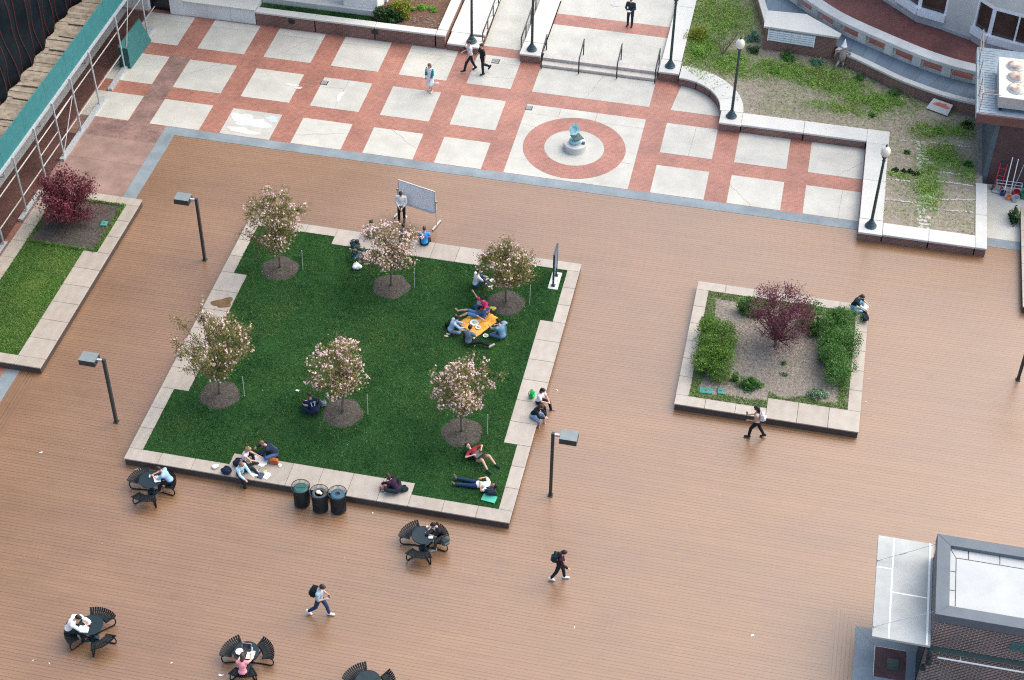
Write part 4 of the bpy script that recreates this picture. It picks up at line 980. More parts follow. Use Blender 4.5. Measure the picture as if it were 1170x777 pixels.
# ---------------------------------------------------------------- trees and shrubs
def limb(mb, p, d, L, r0, r1, n=5, wob=.12, rnd=None):
    pts = [Vector(p)]; d = Vector(d).normalized()
    for i in range(n):
        d = (d+Vector((rnd.gauss(0, wob), rnd.gauss(0, wob), rnd.gauss(0, wob*.5)+.03))).normalized(); pts.append(pts[-1]+d*(L/n))
    mb.tube(pts, [r0+(r1-r0)*i/n for i in range(n+1)], 6); return pts, d
def blossom_tree(x, y, seed, label, H=4.4, R=1.45, nl=8000, nb=620, lean=0.):
    nl = int(nl*1.5); nb = int(nb*1.5)
    rnd = random.Random(seed)
    t = thing('blossom_tree', label, 'tree', (x, y, LZ+.06), rnd.uniform(0, 6.28), 'pink blossom trees on the lawn')
    tb = MB(); z0 = .95
    tr, d = limb(tb, (0, 0, -.05), (lean, 0, 1), z0+.35, .065, .05, 5, .03, rnd)
    top = tr[-1]; ends = []
    for i in range(12):
        a = i*2.399+rnd.uniform(-.3, .3); el = math.radians(rnd.choice((36, 46, 56, 68, 78)) + rnd.uniform(-7, 7)) if i < 10 else math.radians(86)
        b = tr[-1-(i % 3)] if i < 9 else top
        Lm = (R*1.05/max(.45, math.cos(el))) * rnd.uniform(.82, 1.08); Lm = min(Lm, (H-b.z)*rnd.uniform(.86, 1.03))
        pts, dd = limb(tb, b, (math.cos(a)*math.cos(el), math.sin(a)*math.cos(el), math.sin(el)), Lm, .032, .008, 6, .10, rnd)
        ends.append(pts)
        for j in range(10):
            k = rnd.randint(1, 6); q = pts[k]; a2 = rnd.uniform(0, 6.28)
            p2, _ = limb(tb, q, dd*.8+Vector((math.cos(a2), math.sin(a2), rnd.uniform(-.2, .7)))*.8, rnd.uniform(.35, .75)*(1.1-.08*k), .012, .004, 3, .15, rnd); ends.append(p2)
    tb.build('trunk', M_bark, t, smooth=True)
    seg = []
    for pts in ends:
        lo = 2 if len(pts) > 4 else 0
        for i in range(lo, len(pts)-1): seg.append((pts[i], pts[i+1]))
    S0 = np.array([s[0] for s in seg]); S1 = np.array([s[1] for s in seg]); g_ = np.random.default_rng(seed)
    w = np.linalg.norm(S1-S0, axis=1); w /= w.sum()
    cl = 58; zc = g_.uniform(0, 1, cl)**.85; th = g_.uniform(0, 2*np.pi, cl)
    env = lambda q: R*np.where(q < .48, .30+.70*np.clip(q/.48, 0, 1)**.9, np.clip(1-(np.clip(q-.48, 0, 1)/.56)**2.1, 0, 1)**.7)
    rr = env(zc)*np.sqrt(g_.uniform(.12, 1, cl)); zb = 1.35; CC = np.stack([rr*np.cos(th), rr*np.sin(th), zb+zc*(H-zb-.15)], 1)
    n1 = int(nl*.55); k = g_.integers(0, cl, n1); P1 = CC[k]+g_.normal(size=(n1, 3))*g_.uniform(.07, .17, cl)[k][:, None]
    k = g_.choice(len(seg), nl-n1, p=w); f = g_.uniform(0, 1, (nl-n1, 1)); P2 = S0[k]*(1-f)+S1[k]*f+g_.normal(size=(nl-n1, 3))*.11
    leaves('crown', np.r_[P1, P2], .082, M_leaf_crab, t, up=.45)
    n1 = int(nb*.7); k = g_.integers(0, cl, n1); d1 = unit(g_.normal(size=(n1, 3))+np.array([0, 0, .5])+.8*unit(CC[k]-CC.mean(0))); C1 = CC[k]+d1*.24
    k = g_.choice(len(seg), nb-n1, p=w); f = g_.uniform(.3, 1, (nb-n1, 1)); C2 = S0[k]*(1-f)+S1[k]*f+g_.normal(size=(nb-n1, 3))*.08; C = np.r_[C1, C2]
    # each blossom cluster: several petals round a centre
    m = 8; Q = np.repeat(C, m, 0)+unit(g_.normal(size=(nb*m, 3)))*g_.uniform(.015, .045, (nb*m, 1))
    o = leaves('blossom', Q, .056, M_bloom, t, up=.5, asp=.85); o['kind'] = 'stuff'
    return t
lab = ['blossom tree at the back left of the lawn, tall and narrow', 'very pink blossom tree hiding two seated people by the whiteboard', 'blossom tree beside the picnic blanket and the edge on sign', 'greenish blossom tree overlapping the left stone rim near the rust stain', 'pink blossom tree beside the person in a numbered jersey', 'pink blossom tree above the man lying in a red shirt']
par = [(4.25, 1.38, 6000, 380), (3.25, 1.38, 3700, 640), (3.0, 1.2, 5600, 270), (4.1, 1.48, 6200, 300), (3.4, 1.4, 4700, 440), (3.55, 1.26, 4500, 460)]
for i, (x, y) in enumerate(TREES):
    blossom_tree(x, y, 31+i*7, lab[i], par[i][0], par[i][1], par[i][2], par[i][3])
    for s, m_, w_ in ((-1, M_stakebr, 'brown'), (1, M_stake, 'pale')):
        o = MB().tube([(0, 0, 0), (.02*s, .01, 1.15)], .017, 6).build('tree_stake', m_); o.location = (x+s*1.02, y+.12, LZ-.02)
        tag(o, 'thin %s stake %s of the blossom tree %s' % (w_, 'left' if s < 0 else 'right', where[i]), 'stake', 'tree stakes on the lawn')

fp = []
for x, y in TREES: q = RNG.normal(size=(24, 2))*np.array([1.0, 1.0])+np.array([x, y]); fp.append(q)
fp = np.concatenate(fp); fp = fp[inpoly(fp, LAWN)]
tag(leaves('fallen_petals', np.c_[fp, np.full(len(fp), LZ+.06)], .034, M_bloom, up=2.5), kind='stuff')
def shrub(name, label, cat, loc, R, n, size, m, group=None, clumps=26, seed=1, stems=True, low=.0, up=.4, parts=('crown', 'stem'), fill=.75, sx=None):
    """leafy shrub: leaves spread through overlapping clumps inside an ellipsoid of radii R"""
    g_ = np.random.default_rng(seed); t = thing(name, label, cat, loc, 0, group)
    c = unit(g_.normal(size=(clumps, 3)))*g_.uniform(.35, .92, (clumps, 1)); c[:, 2] = np.abs(c[:, 2])*1.0 if low >= 0 else c[:, 2]
    k = g_.integers(0, clumps, n); rr = g_.uniform(.20, .42, clumps)[k][:, None]
    P = c[k]+unit(g_.normal(size=(n, 3)))*rr*g_.uniform(fill-.25, 1.1, (n, 1))
    P = P*np.array(R); P[:, 2] = np.maximum(P[:, 2], .03)+low
    leaves(parts[0], P, size, m, t, up=up)
    if stems:
        sb = MB(); rnd = random.Random(seed)
        for i in range(7):
            e = c[rnd.randrange(clumps)]*np.array(R)*.8; e[2] += low
            sb.tube([(rnd.uniform(-.05, .05), rnd.uniform(-.05, .05), -.05), (e[0]*.5, e[1]*.5, e[2]*.6), tuple(e)], [.022, .014, .006], 5)
        sb.build(parts[1], M_bark, t)
    return t
# red maple in the left planter: many low branches
def maple(name, label, loc, R, H, n, size, m, seed, base=.35, nlimb=16, spread=.6, sub=9, jit=.11, airy=False):
    rnd = random.Random(seed); t = thing(name, label, 'tree', loc, 0); tb = MB(); ends = []
    limb(tb, (0, 0, -.05), (0, 0, 1), base+.2, .08, .06, 3, .04, rnd)
    for i in range(nlimb):
        a = i*2.399+rnd.uniform(-.3, .3); el = math.radians(rnd.uniform(6, 62) if i % 4 else rnd.uniform(55, 88))
        L = 1/math.sqrt((math.cos(el)/R)**2+(math.sin(el)/(H-base))**2)*rnd.uniform(.72, 1.06)
        pts, dd = limb(tb, (0, 0, base+rnd.uniform(-.1, .2)), (math.cos(a)*math.cos(el), math.sin(a)*math.cos(el), math.sin(el)), L, .035, .008, 6, .11, rnd); ends.append(pts)
        for j in range(sub):
            q = pts[rnd.randint(2, 6)]; a2 = rnd.uniform(0, 6.28)
            p2, _ = limb(tb, q, dd*.7+Vector((math.cos(a2), math.sin(a2), rnd.uniform(-.4, .6))), rnd.uniform(.3, .6), .010, .004, 3, .15, rnd); ends.append(p2)
    tb.build('trunk', M_bark, t)
    seg = [(p[i], p[i+1]) for p in ends for i in range(1 if len(p) > 4 else 0, len(p)-1)]
    S0 = np.array([s[0] for s in seg]); S1 = np.array([s[1] for s in seg]); g_ = np.random.default_rng(seed); w = np.linalg.norm(S1-S0, axis=1); w /= w.sum()
    k = g_.choice(len(seg), n, p=w); f = g_.uniform(0, 1, (n, 1)); P = S0[k]*(1-f)+S1[k]*f+g_.normal(size=(n, 3))*jit; P[:, 2] = np.maximum(P[:, 2], .06)
    if airy:
        d_ = unit(g_.normal(size=(95, 3)))*g_.uniform(.25, 1, (95, 1))**.6; C_ = d_*np.array([R*.92, R*.92, (H-base)*.52])+np.array([0, 0, base+(H-base)*.5]); k = g_.integers(0, 95, n); P = np.r_[C_[k]+g_.normal(size=(n, 3))*.13, P[::3]]
    leaves('crown', P, size, m, t, up=.5); return t
maple('red_maple', 'dense dark red maple in the left planter by the scaffold', (-31.75, 55.35, LZ), 1.68, 2.85, 11000, .095, M_maple, 5, jit=.16)
maple('smoke_tree', 'airy purple leaved tree in the middle of the hedge planter', (.85, 54.05, LZ), 1.55, 3.2, 8600, .066, M_smoke, 12, base=.35, nlimb=26, sub=8, jit=.10, airy=True)
shrub('shrub', 'loose light green shrub behind the purple tree, left side', 'shrub', (-.45, 55.95, LZ), (.65, .5, 1.1), 1000, .11, M_hedge2, seed=3)
shrub('shrub', 'loose light green shrub behind the purple tree, right side', 'shrub', (2.15, 55.6, LZ), (.7, .9, 1.35), 1700, .11, M_hedge2, seed=4)
def hedge(label, x0, x1, y0, y1, h, n, m, seed):
    g_ = np.random.default_rng(seed); t = thing('hedge', label, 'hedge', ((x0+x1)/2, (y0+y1)/2, LZ), 0, 'hedges in the square planter')
    cl = 46; c = g_.uniform((x0+.25, y0+.25, .25), (x1-.25, y1-.25, h), (cl, 3)); ctr = np.array([(x0+x1)/2, (y0+y1)/2, 0])
    # rounded outline, uneven top
    q = np.hypot((c[:, 0]-ctr[0])/(x1-x0)*2, (c[:, 1]-ctr[1])/(y1-y0)*2); c[:, 2] *= np.clip(1.2-.35*q, .5, 1.1)
    k = g_.integers(0, cl, n); rr = g_.uniform(.24, .52, cl)[k][:, None]; P = c[k]+unit(g_.normal(size=(n, 3)))*rr*g_.uniform(.6, 1.1, (n, 1))-ctr
    P[:, 2] = np.maximum(P[:, 2], .04); leaves('crown', P, .072, m, t, up=.55)
    s = MB(); rnd = random.Random(seed)
    for i in range(14):
        e = c[rnd.randrange(cl)]-ctr; s.tube([(e[0]*.8, e[1]*.85, -.03), tuple(e)], [.02, .008], 5)
    s.build('stem', M_bark, t); return t
hedge('bright green hedge along the left rim of the square planter', -2.5, -.85, 51.05, 54.55, .85, 16000, M_hedge, 6)
hedge('deep green hedge along the right rim of the square planter', 2.6, 4.3, 51.75, 56.25, .85, 20000, M_hedge2, 7)
shrub('shrub', 'small rounded green shrub at the front of the square planter', 'shrub', (.05, 51.35, LZ), (.62, .42, .38), 1300, .085, M_hedge2, seed=8)
shrub('shrub', 'thin upright green shrub beside the small rounded shrub', 'shrub', (-.62, 51.55, LZ), (.22, .2, .45), 350, .085, M_hedge2, seed=18)
shrub('shrub', 'pale variegated shrub at the front foot of the right hedge', 'shrub', (2.9, 51.35, LZ), (.55, .35, .30), 900, .09, M_silver, seed=9)
shrub('small_plant', 'tiny green plant alone on the mulch under the purple tree', 'plant', (1.3, 53.0, LZ), (.16, .14, .16), 90, .08, M_hedge2, seed=10, stems=False)
shrub('small_plant', 'tiny green tuft on the mulch in front of the tiny plant', 'plant', (1.35, 52.3, LZ), (.22, .12, .1), 90, .07, M_hedge2, seed=11, stems=False)
for x, y, w, lab in ((-1.72, 50.62, .55, 'teal utility cover in the front left corner of the square planter'), (-1.12, 50.72, .26, 'small teal utility cover beside the larger one in the square planter'), (-30.12, 55.5, .30, 'small teal utility cover in the mulch beside the red maple')):
    t = thing('utility_cover', lab, 'utility cover', (x, y, LZ), .1, 'teal utility covers'); MB().box(-w/2, w/2, -.17, .17, 0, .05).build('lid', mat('teal_cover', (.045, .22, .185), .6), t, bevel=.015); MB().box(-.04, .04, -.02, .02, .051, .06).build('lift_handle', M_black, t)

# back left planter shrubs
shrub('shrub', 'dark green spreading shrub at the end of the planter grass strip', 'shrub', (-22.0, 74.95, .62), (.95, .6, .75), 3200, .11, M_dkshrub, seed=13)
shrub('shrub', 'yellow green shrub behind the dark green one', 'shrub', (-21.3, 75.75, .62), (.75, .7, .9), 2600, .11, M_yellow, seed=14)
for i, (x, y, s, lab) in enumerate(((-20.3, 76.5, .34, 'round green clump on the brown planting soil, larger of two'), (-19.72, 76.4, .26, 'round green clump on the brown planting soil, smaller of two'), (-20.75, 76.2, .2, 'little green sprout between yellow shrub and the round clumps'))):
    shrub('small_plant', lab, 'plant', (x, y, .62), (s, s, s*.9), 500, .08, M_weed, seed=20+i, stems=False)
P = RNG.uniform((-20.6, 74.5), (-19.0, 75.7), (40, 2)); s = MB()
for i, (x, y) in enumerate(P): s.ell((x, y, .63), (.05+.06*(i % 3)/3, .04, .03), None, 6, 4)
tag(s.build('rubble', M_soil), kind='stuff')

# weedy garden: patchy grass and herbs
def dens(x, y):
    G = ((-5.2, 76.6, 1.0, 1.9, 1.0), (-4.6, 79.4, 1.4, 2, 1.0), (-3.6, 75.2, 1.0, .9, .8), (-2.6, 74.6, .9, .6, .6), (-1.2, 75.3, .8, .5, .9), (-.4, 75.0, 1.2, .7, 1.1), (1.3, 74.8, 1.3, .8, 1.2), (2.4, 74.3, 1.2, .7, 1.0), (4.1, 73.3, 1.4, .8, .8), (2.5, 72.3, 1.4, .4, .7), (6.7, 71.2, .7, .6, .7), (7.4, 69.4, .7, .9, .9), (8.1, 71.6, .9, .5, .8), (6.95, 66.9, .5, 1.4, 1.0), (7.9, 69.0, .8, .3, .7), (5.6, 67.3, .7, .2, .6), (8.8, 68.2, .6, .6, .6))
    d = 0*x
    for a, b, c, e, w in G: d = np.maximum(d, w*np.exp(-((x-a)/c)**2-((y-b)/e)**2))
    return d
P = scatter(420000, [(-5.93, 74.3), (-2.35, 70.78), (4.93, 70.74), (4.93, 63.4), (9.16, 63.4), (9.16, 75), (1.8, 77), (-1.9, 77), (-2.4, 82), (-5.93, 82)])
d = dens(P[:, 0], P[:, 1])*(.45+1.9*smooth_noise(P, 1.7, 8)*smooth_noise(P, 4.1, 9)**.5)+.06*smooth_noise(P, .9, 4)
wet = RNG.uniform(0, 1, len(P)); P1 = P[(wet < d*1.0)]
half = RNG.uniform(0, 1, len(P1)) < smooth_noise(P1, .8, 21)*.55+.1*(P1[:, 0] < -3)
for nm, Q, m in (('garden_grass', P1[~half], M_weed), ('dry_garden_grass', P1[half], M_olive)):
    tag(leaves(nm, np.c_[Q, RNG.uniform(.45, .56, len(Q))], .098, m, up=1.1, asp=.40), kind='stuff')
def bush(i, x, y, s, m, label, cat='plant', name='garden_plant', n=420, z=.45, hz=.8):
    shrub(name, label, cat, (x, y, z), (s, s*.9, s*hz), n, .10, m, 'plants in the weedy garden', seed=50+i, stems=False)
bush(0, -5.45, 77.3, .75, M_yellow, 'yellow flowering bush at the left of the weedy garden', n=1100)
bush(1, -5.2, 75.6, .5, M_weed, 'bright green bush near the stair wall', n=600)
bush(2, -2.55, 77.7, .55, M_bluegreen, 'blue green leafy plant beside the vent box', n=500)
bush(3, -2.4, 76.5, .42, M_dkshrub, 'dark green plant at the left foot of the vent box', n=400)
bush(4, -.5, 76.25, .55, M_hedge2, 'dark leafy plant in front of the white louvre', n=600)
bush(5, .95, 76.1, .4, M_bluegreen, 'blue green plant at the right foot of the vent box', n=350)
bush(6, 3.2, 75.2, .36, M_hedge2, 'small green plant at the foot of the curved wall, left one', n=320)
bush(7, 5.0, 74.1, .38, M_hedge2, 'small green plant at the foot of the curved wall, right one', n=320)
for k, (x, y) in enumerate(((5.35, 67.65), (5.72, 67.62), (6.06, 67.66), (6.32, 67.58))): bush(8+k, x, y, .17, M_dkshrub, 'dark seedling in the row of four on the plot, %s from the lamp' % ('nearest', 'second', 'third', 'farthest')[k], n=220, hz=1.0)
bush(12, 5.84, 69.25, .18, M_hedge2, 'single round green seedling on the upper garden plot', n=200)
bush(13, 8.75, 68.9, .26, M_hedge2, 'round green plant near the service building wall', n=260)
bush(14, 7.3, 71.4, .36, M_weed, 'ragged green weed clump below the stained slab', n=350)
bush(15, 8.7, 72.2, .4, M_dkshrub, 'dark weed clump between stained slab and service building', n=350)
bush(16, 4.0, 72.0, .2, M_hedge2, 'small green sprout in the middle of the dry garden', n=160)
bush(17, -1.1, 74.9, .45, M_weed, 'low green weed clump left of the bright garden grass', n=420, hz=.4)
# bare shrub
t = thing('bare_shrub', 'leafless twiggy shrub in the weedy garden', 'shrub', (-3.95, 75.9, .44)); rnd = random.Random(2)
for i in range(9):
    a = i*2.4; tb = MB(); pts, d_ = limb(tb, (0, 0, -.03), (math.cos(a)*.45, math.sin(a)*.45, 1), rnd.uniform(1.2, 1.9), .02, .006, 5, .1, rnd)
    for j in range(6): limb(tb, pts[rnd.randint(2, 5)], (rnd.gauss(0, .7), rnd.gauss(0, .7), .8), rnd.uniform(.3, .6), .008, .003, 3, .15, rnd)
    tb.build('branch', M_bark, t)
# stepping stones and plot edging
st = MB(); rnd = random.Random(5); y = 63.5
while y < 70.4:
    x = 6.78-(y-63.5)*.025+rnd.uniform(-.12, .12)
    for q in range(2): st.sheet(blob(x+(q-.5)*.3+rnd.uniform(-.05, .05), y, rnd.uniform(.10, .17), rnd.uniform(.09, .15), rnd.random(), 8), .452+q*.002)
    y += .27
tag(st.build('stone_path', concrete_mat('path_stones', (.52, .49, .44), .2)), kind='structure')
ed = MB()
def edging(x0, y0, x1, y1, n, k0):
    for i in range(n):
        f = (i+rnd.uniform(-.2, .2))/n
        if rnd.random() < .15: continue
        ed.ell((x0+(x1-x0)*f, y0+(y1-y0)*f+rnd.uniform(-.03, .03), .46), (rnd.uniform(.05, .10), rnd.uniform(.035, .06), .035), None, 7, 4)
for a in ((5.0, 65.25, 6.5, 65.3, 16), (7.1, 65.75, 9.15, 66.15, 24), (7.1, 64.95, 9.1, 65.2, 20), (5.0, 66.9, 6.3, 66.95, 10), (7.05, 67.25, 9.05, 67.25, 22), (5.2, 70.2, 6.5, 70.3, 9), (7, 70.35, 9.0, 70.4, 12), (7.2, 68.0, 8.9, 68.05, 12)): edging(*a, 0)
tag(ed.build('stone_edging', concrete_mat('edging_stones', (.56, .53, .48), .2)), kind='stuff')
P = scatter(1400, [(-5.8, 74.4), (-2.3, 70.9), (4.9, 70.9), (4.9, 63.5), (9.1, 63.5), (9.1, 74), (1.8, 76.6), (-1.9, 76.8), (-5.8, 80)]); s = MB()
for i, (x, y) in enumerate(P): s.ell((x, y, .445), (.02+.05*rnd.random()**3, .02+.03*rnd.random()**3, .025), None, 5, 3)
tag(s.build('garden_pebbles', M_soil), kind='stuff')
cs = [Vector((6.66, 73.28, .46)), Vector((7.73, 72.83, .46)), Vector((7.93, 73.22, .88)), Vector((6.97, 73.62, .88))]; nn = (cs[1]-cs[0]).cross(cs[3]-cs[0]).normalized()*.08
t = thing('stained_slab', 'pale concrete slab with a red paint stain leaning on the curved wall', 'slab')
MB().add(cs+[c+nn for c in cs], [(3, 2, 1, 0), (4, 5, 6, 7), (0, 1, 5, 4), (1, 2, 6, 5), (2, 3, 7, 6), (3, 0, 4, 7)]).build('slab', M_white, t)
b_ = blob(.5, .66, .30, .22, 3); MB().add([cs[0]+(cs[1]-cs[0])*x+(cs[3]-cs[0])*y+nn*1.05 for x, y in b_], [tuple(range(len(b_)))]).build('red_stain', mat('red_paint', (.50, .14, .09), .7, var=.3), t)
# scarecrow
t = thing('scarecrow', 'grey scarecrow with a pointed white hat by the curved brick wall', 'scarecrow', (2.2, 76.15, .44))
MB().tube([(0, 0, 0), (0, 0, 1.25)], .025, 6).build('pole', M_bark, t); MB().tube([(-.42, .0, .95), (.42, .05, 1.0)], .02, 6).build('crossbar', M_bark, t)
MB().tube([(0, 0, .35), (0, 0, .62), (0, 0, .95), (0, 0, 1.05)], [.15, .19, .17, .06], 10).tube([(.1, 0, .98), (.34, .03, .86), (.42, .02, .6)], [.07, .06, .05], 8).tube([(-.1, 0, .97), (-.34, 0, .84), (-.42, -.02, .55)], [.07, .06, .05], 8).build('coat', cloth((.30, .25, .22)), t, smooth=True)
MB().tube([(-.08, 0, .42), (-.2, -.1, .2), (-.32, -.2, .0)], [.075, .06, .05], 8).tube([(.08, 0, .42), (.1, -.02, .0)], [.075, .05], 8).build('trousers', cloth((.40, .36, .32)), t, smooth=True)
MB().ell((0, 0, 1.17), (.10, .10, .13)).build('sack_head', cloth((.50, .42, .33)), t, smooth=True)
MB().lathe([(.17, 1.24), (.13, 1.27), (.06, 1.52), (.01, 1.68)], 14).build('hat', M_paper, t, smooth=True)

# ---------------------------------------------------------------- people
def D(a, s=0.):
    """direction: a = 0 down, 90 forward, 180 up; s turns it to the right"""
    a, s = math.radians(a), math.radians(s); return Vector((math.sin(s)*math.sin(a) if abs(math.sin(a)) > .3 else math.sin(s), math.sin(a)*math.cos(s), -math.cos(a))).normalized()
def voxel(mb, vox, mats=None, it=2):
    me = bpy.data.meshes.new('tmp'); me.from_pydata(mb.v, [], mb.f); o = bpy.data.objects.new('tmp', me); COL.objects.link(o)
    r = o.modifiers.new('r', 'REMESH'); r.mode = 'VOXEL'; r.voxel_size = vox; r.use_smooth_shade = True
    if it: s = o.modifiers.new('s', 'SMOOTH'); s.factor = .5; s.iterations = it
    dg = bpy.context.evaluated_depsgraph_get(); e = o.evaluated_get(dg); m2 = bpy.data.meshes.new_from_object(e)
    bpy.data.objects.remove(o); bpy.data.meshes.remove(me); return m2
def link(name, me, m, parent=None):
    me.name = name; me.materials.clear(); me.materials.append(m)
    o = bpy.data.objects.new(name, me); COL.objects.link(o)
    if parent: o.parent = parent
    return o
VOX = .021
def person(label, loc, face, H=1.70, U=(0, .06, 1), F=(0, 1, 0), aL=None, aR=None, lL=None, lR=None, head=(0, .25, 1), look=None, fL=None, fR=None,
           top=(.7, .7, .7), bottom=(.03, .04, .08), sleeves='short', legs='long', hair=(.02, .014, .01), hairlen=0., skin=None, shoes=(.03, .03, .03),
           seat=None, woman=False, group=None, hat=None, barefoot=False, drop=True, cardigan=None, number=None, bun=False, hood=False):
    s = H/1.72; skin = skin or M_skin
    U = Vector(U).normalized(); F = Vector(F); F = (F-U*F.dot(U)).normalized(); Rt = F.cross(U)
    V = lambda v: Vector(v).normalized()
    aL = aL or (D(8, -8), D(18, 0)); aR = aR or (D(8, 8), D(18, 0)); lL = lL or (D(2), D(-2)); lR = lR or (D(2), D(-2))
    P = Vector((0, 0, 0)); nb = U*.50*s
    hu = V(head); hf = Vector(look) if look else F+Vector((0, 0, 0)); hf = (hf-hu*hf.dot(hu)).normalized(); hr = hf.cross(hu)
    sh = .168 if woman else .185; hp = .098 if woman else .092
    hc = nb+U*.02*s+hu*.165*s
    J = {}
    for k, sg, a, l, ft in (('L', -1, aL, lL, fL), ('R', 1, aR, lR, fR)):
        S = U*.445*s+Rt*sg*sh*s; E_ = S+V(a[0])*.285*s; Wt = E_+V(a[1])*.25*s; hd = V(a[2]) if len(a) > 2 else V(a[1])
        Hp = Rt*sg*hp*s-U*.02*s; K = Hp+V(l[0])*.43*s; A = K+V(l[1])*.41*s
        fd = Vector(ft) if ft else Vector((.12*sg, 1, 0)); sd = V(l[1])
        fd = (fd-sd*fd.dot(sd)*.0).normalized()
        J[k] = dict(S=S, E=E_, W=Wt, hd=hd, Hp=Hp, K=K, A=A, fd=fd, sd=sd, heel=A+sd*.05*s-fd*.05*s, toe=A+sd*.062*s+fd*.155*s)
    ax = (Rt, F, U)
    zs = [j['toe'].z-.035*s for j in J.values()]+[j['heel'].z-.045*s for j in J.values()]+[-.115*s]+[j['K'].z-.06*s for j in J.values()]+[hc.z-.11*s, (U*.3).z-.12*s]+[j['E'].z-.045 for j in J.values()]
    oz = (seat-loc[2]+.115*s) if seat is not None else (-min(zs) if drop else 0)
    off = Vector((0, 0, oz))
    for j in J.values():
        for k in ('S', 'E', 'W', 'Hp', 'K', 'A', 'heel', 'toe'): j[k] = j[k]+off
    P = P+off; nb = nb+off; hc = hc+off
    b = MB(); q = lambda x: x*s
    def torso(mb, e, lo=0.):
        if lo <= 0: mb.ell(P+U*q(.02), (q(.15 if not woman else .158)+e, q(.115)+e, q(.12)+e), ax, 12, 8)
        mb.ell(P+U*q(.17), (q(.135 if not woman else .118)+e, q(.10)+e, q(.16)+e), ax, 12, 8)
        mb.ell(P+U*q(.33), (q(.165 if not woman else .148)+e, q(.115)+e, q(.17)+e), ax, 12, 8)
        mb.cap(J['L']['S']-U*q(.01), J['R']['S']-U*q(.01), q(.062)+e, q(.062)+e)
    torso(b, 0)
    b.cap(nb-U*q(.06), nb+hu*q(.06), q(.062), q(.05))
    for k in 'LR':
        j = J[k]
        b.cap(j['S'], j['E'], q(.050), q(.041)); b.cap(j['E'], j['W'], q(.041), q(.029)); b.cap(j['W'], j['W']+j['hd']*q(.085), q(.030), q(.034))
        b.cap(j['Hp'], j['K'], q(.085), q(.056)); b.cap(j['K'], j['A'], q(.056), q(.040)); b.ell(j['K']+(j['A']-j['K'])*.3-j['fd']*q(.015), (q(.056),)*3)
        b.cap(j['heel'], j['toe'], q(.042), q(.034))
    b.ell(hc+hu*q(.015), (q(.076), q(.094), q(.112)), (hr, hf, hu), 12, 9); b.ell(hc-hu*q(.05)+hf*q(.025), (q(.055), q(.065), q(.065)), (hr, hf, hu), 10, 7)
    b.cap(hc+hf*q(.095), hc-hu*q(.028)+hf*q(.112), q(.010), q(.016), 8)
    for sg in (-1, 1): b.ell(hc+hr*sg*q(.078)-hf*q(.005), (q(.014), q(.025), q(.034)), (hr, hf, hu), 8, 6)
    me = voxel(b, VOX*s*.9)
    # fingers, eyes and mouth join the same body mesh
    x = MB(); x.v = [tuple(v.co) for v in me.vertices]; x.f = [tuple(p.vertices) for p in me.polygons]; x.m = [0]*len(x.f); nbody = len(x.f)
    for k, sg in (('L', -1), ('R', 1)):
        j = J[k]; d = j['hd']; w = j['W']+d*q(.085)
        up_ = Vector((0, 0, 1)) if abs(d.z) < .85 else F; side = d.cross(up_).normalized(); nrm = side.cross(d).normalized()
        for i, (o_, L) in enumerate(((-.027, .066), (-.009, .078), (.009, .073), (.027, .056))):
            p0 = w+side*q(o_)-d*q(.02); p1 = p0+d*q(L*.62+.02)-nrm*q(.008); p2 = p1+(d*.75-nrm*.65)*q(L*.5)
            x.tube([p0, p1, p2], [q(.0095), q(.0088), q(.0065)], 5)
        p0 = j['W']+d*q(.035)-side*sg*q(.025); p1 = p0-side*sg*q(.03)+d*q(.03)-nrm*q(.01); x.tube([p0, p1, p1+d*q(.032)-nrm*q(.008)], [q(.011), q(.010), q(.008)], 5)
    x.m = [0]*len(x.f); x.mi = 1
    for sg in (-1, 1): x.ell(hc+hr*sg*q(.032)+hf*q(.086)+hu*q(.01), (q(.013), q(.008), q(.008)), (hr, hf, hu), 8, 5)
    x.mi = 2; x.ell(hc+hf*q(.084)-hu*q(.062), (q(.022), q(.010), q(.007)), (hr, hf, hu), 8, 5)
    bpy.data.meshes.remove(me)
    o = x.build('person', [skin, M_eye, M_lip], None, smooth=True)
    o.location = loc; o.rotation_euler = (0, 0, math.radians(face-90)); tag(o, label, 'person', group)
    # clothes
    c = MB(); e = q(.021)
    if top is not None:
        torso(c, e)
        for k in 'LR':
            j = J[k]
            if sleeves == 'short': c.cap(j['S'], j['S'].lerp(j['E'], .66), q(.052)+e, q(.048)+e)
            elif sleeves == 'long': c.cap(j['S'], j['E'], q(.050)+e, q(.042)+e); c.cap(j['E'], j['E'].lerp(j['W'], .9), q(.042)+e, q(.032)+e*.8)
            else: c.cap(j['S'], j['S'].lerp(j['E'], .12), q(.05)+e*.6, q(.05)+e*.6)
        if legs == 'dress':
            kn = (J['L']['K']+J['R']['K'])*.5; c.cone(P+U*q(.1), kn, q(.16), q(.24), 18); c.cap(J['L']['Hp'], J['L']['K'], q(.10), q(.09)); c.cap(J['R']['Hp'], J['R']['K'], q(.10), q(.09)); c.cone(P, kn-U*q(.08), q(.15), q(.21), 18)
        if hood: c.cap(nb-F*q(.08)+U*q(.02), nb-F*q(.09)-U*q(.05), q(.09), q(.07))
        link('shirt' if legs != 'dress' else 'dress', voxel(c, VOX*s), cloth(top), o)
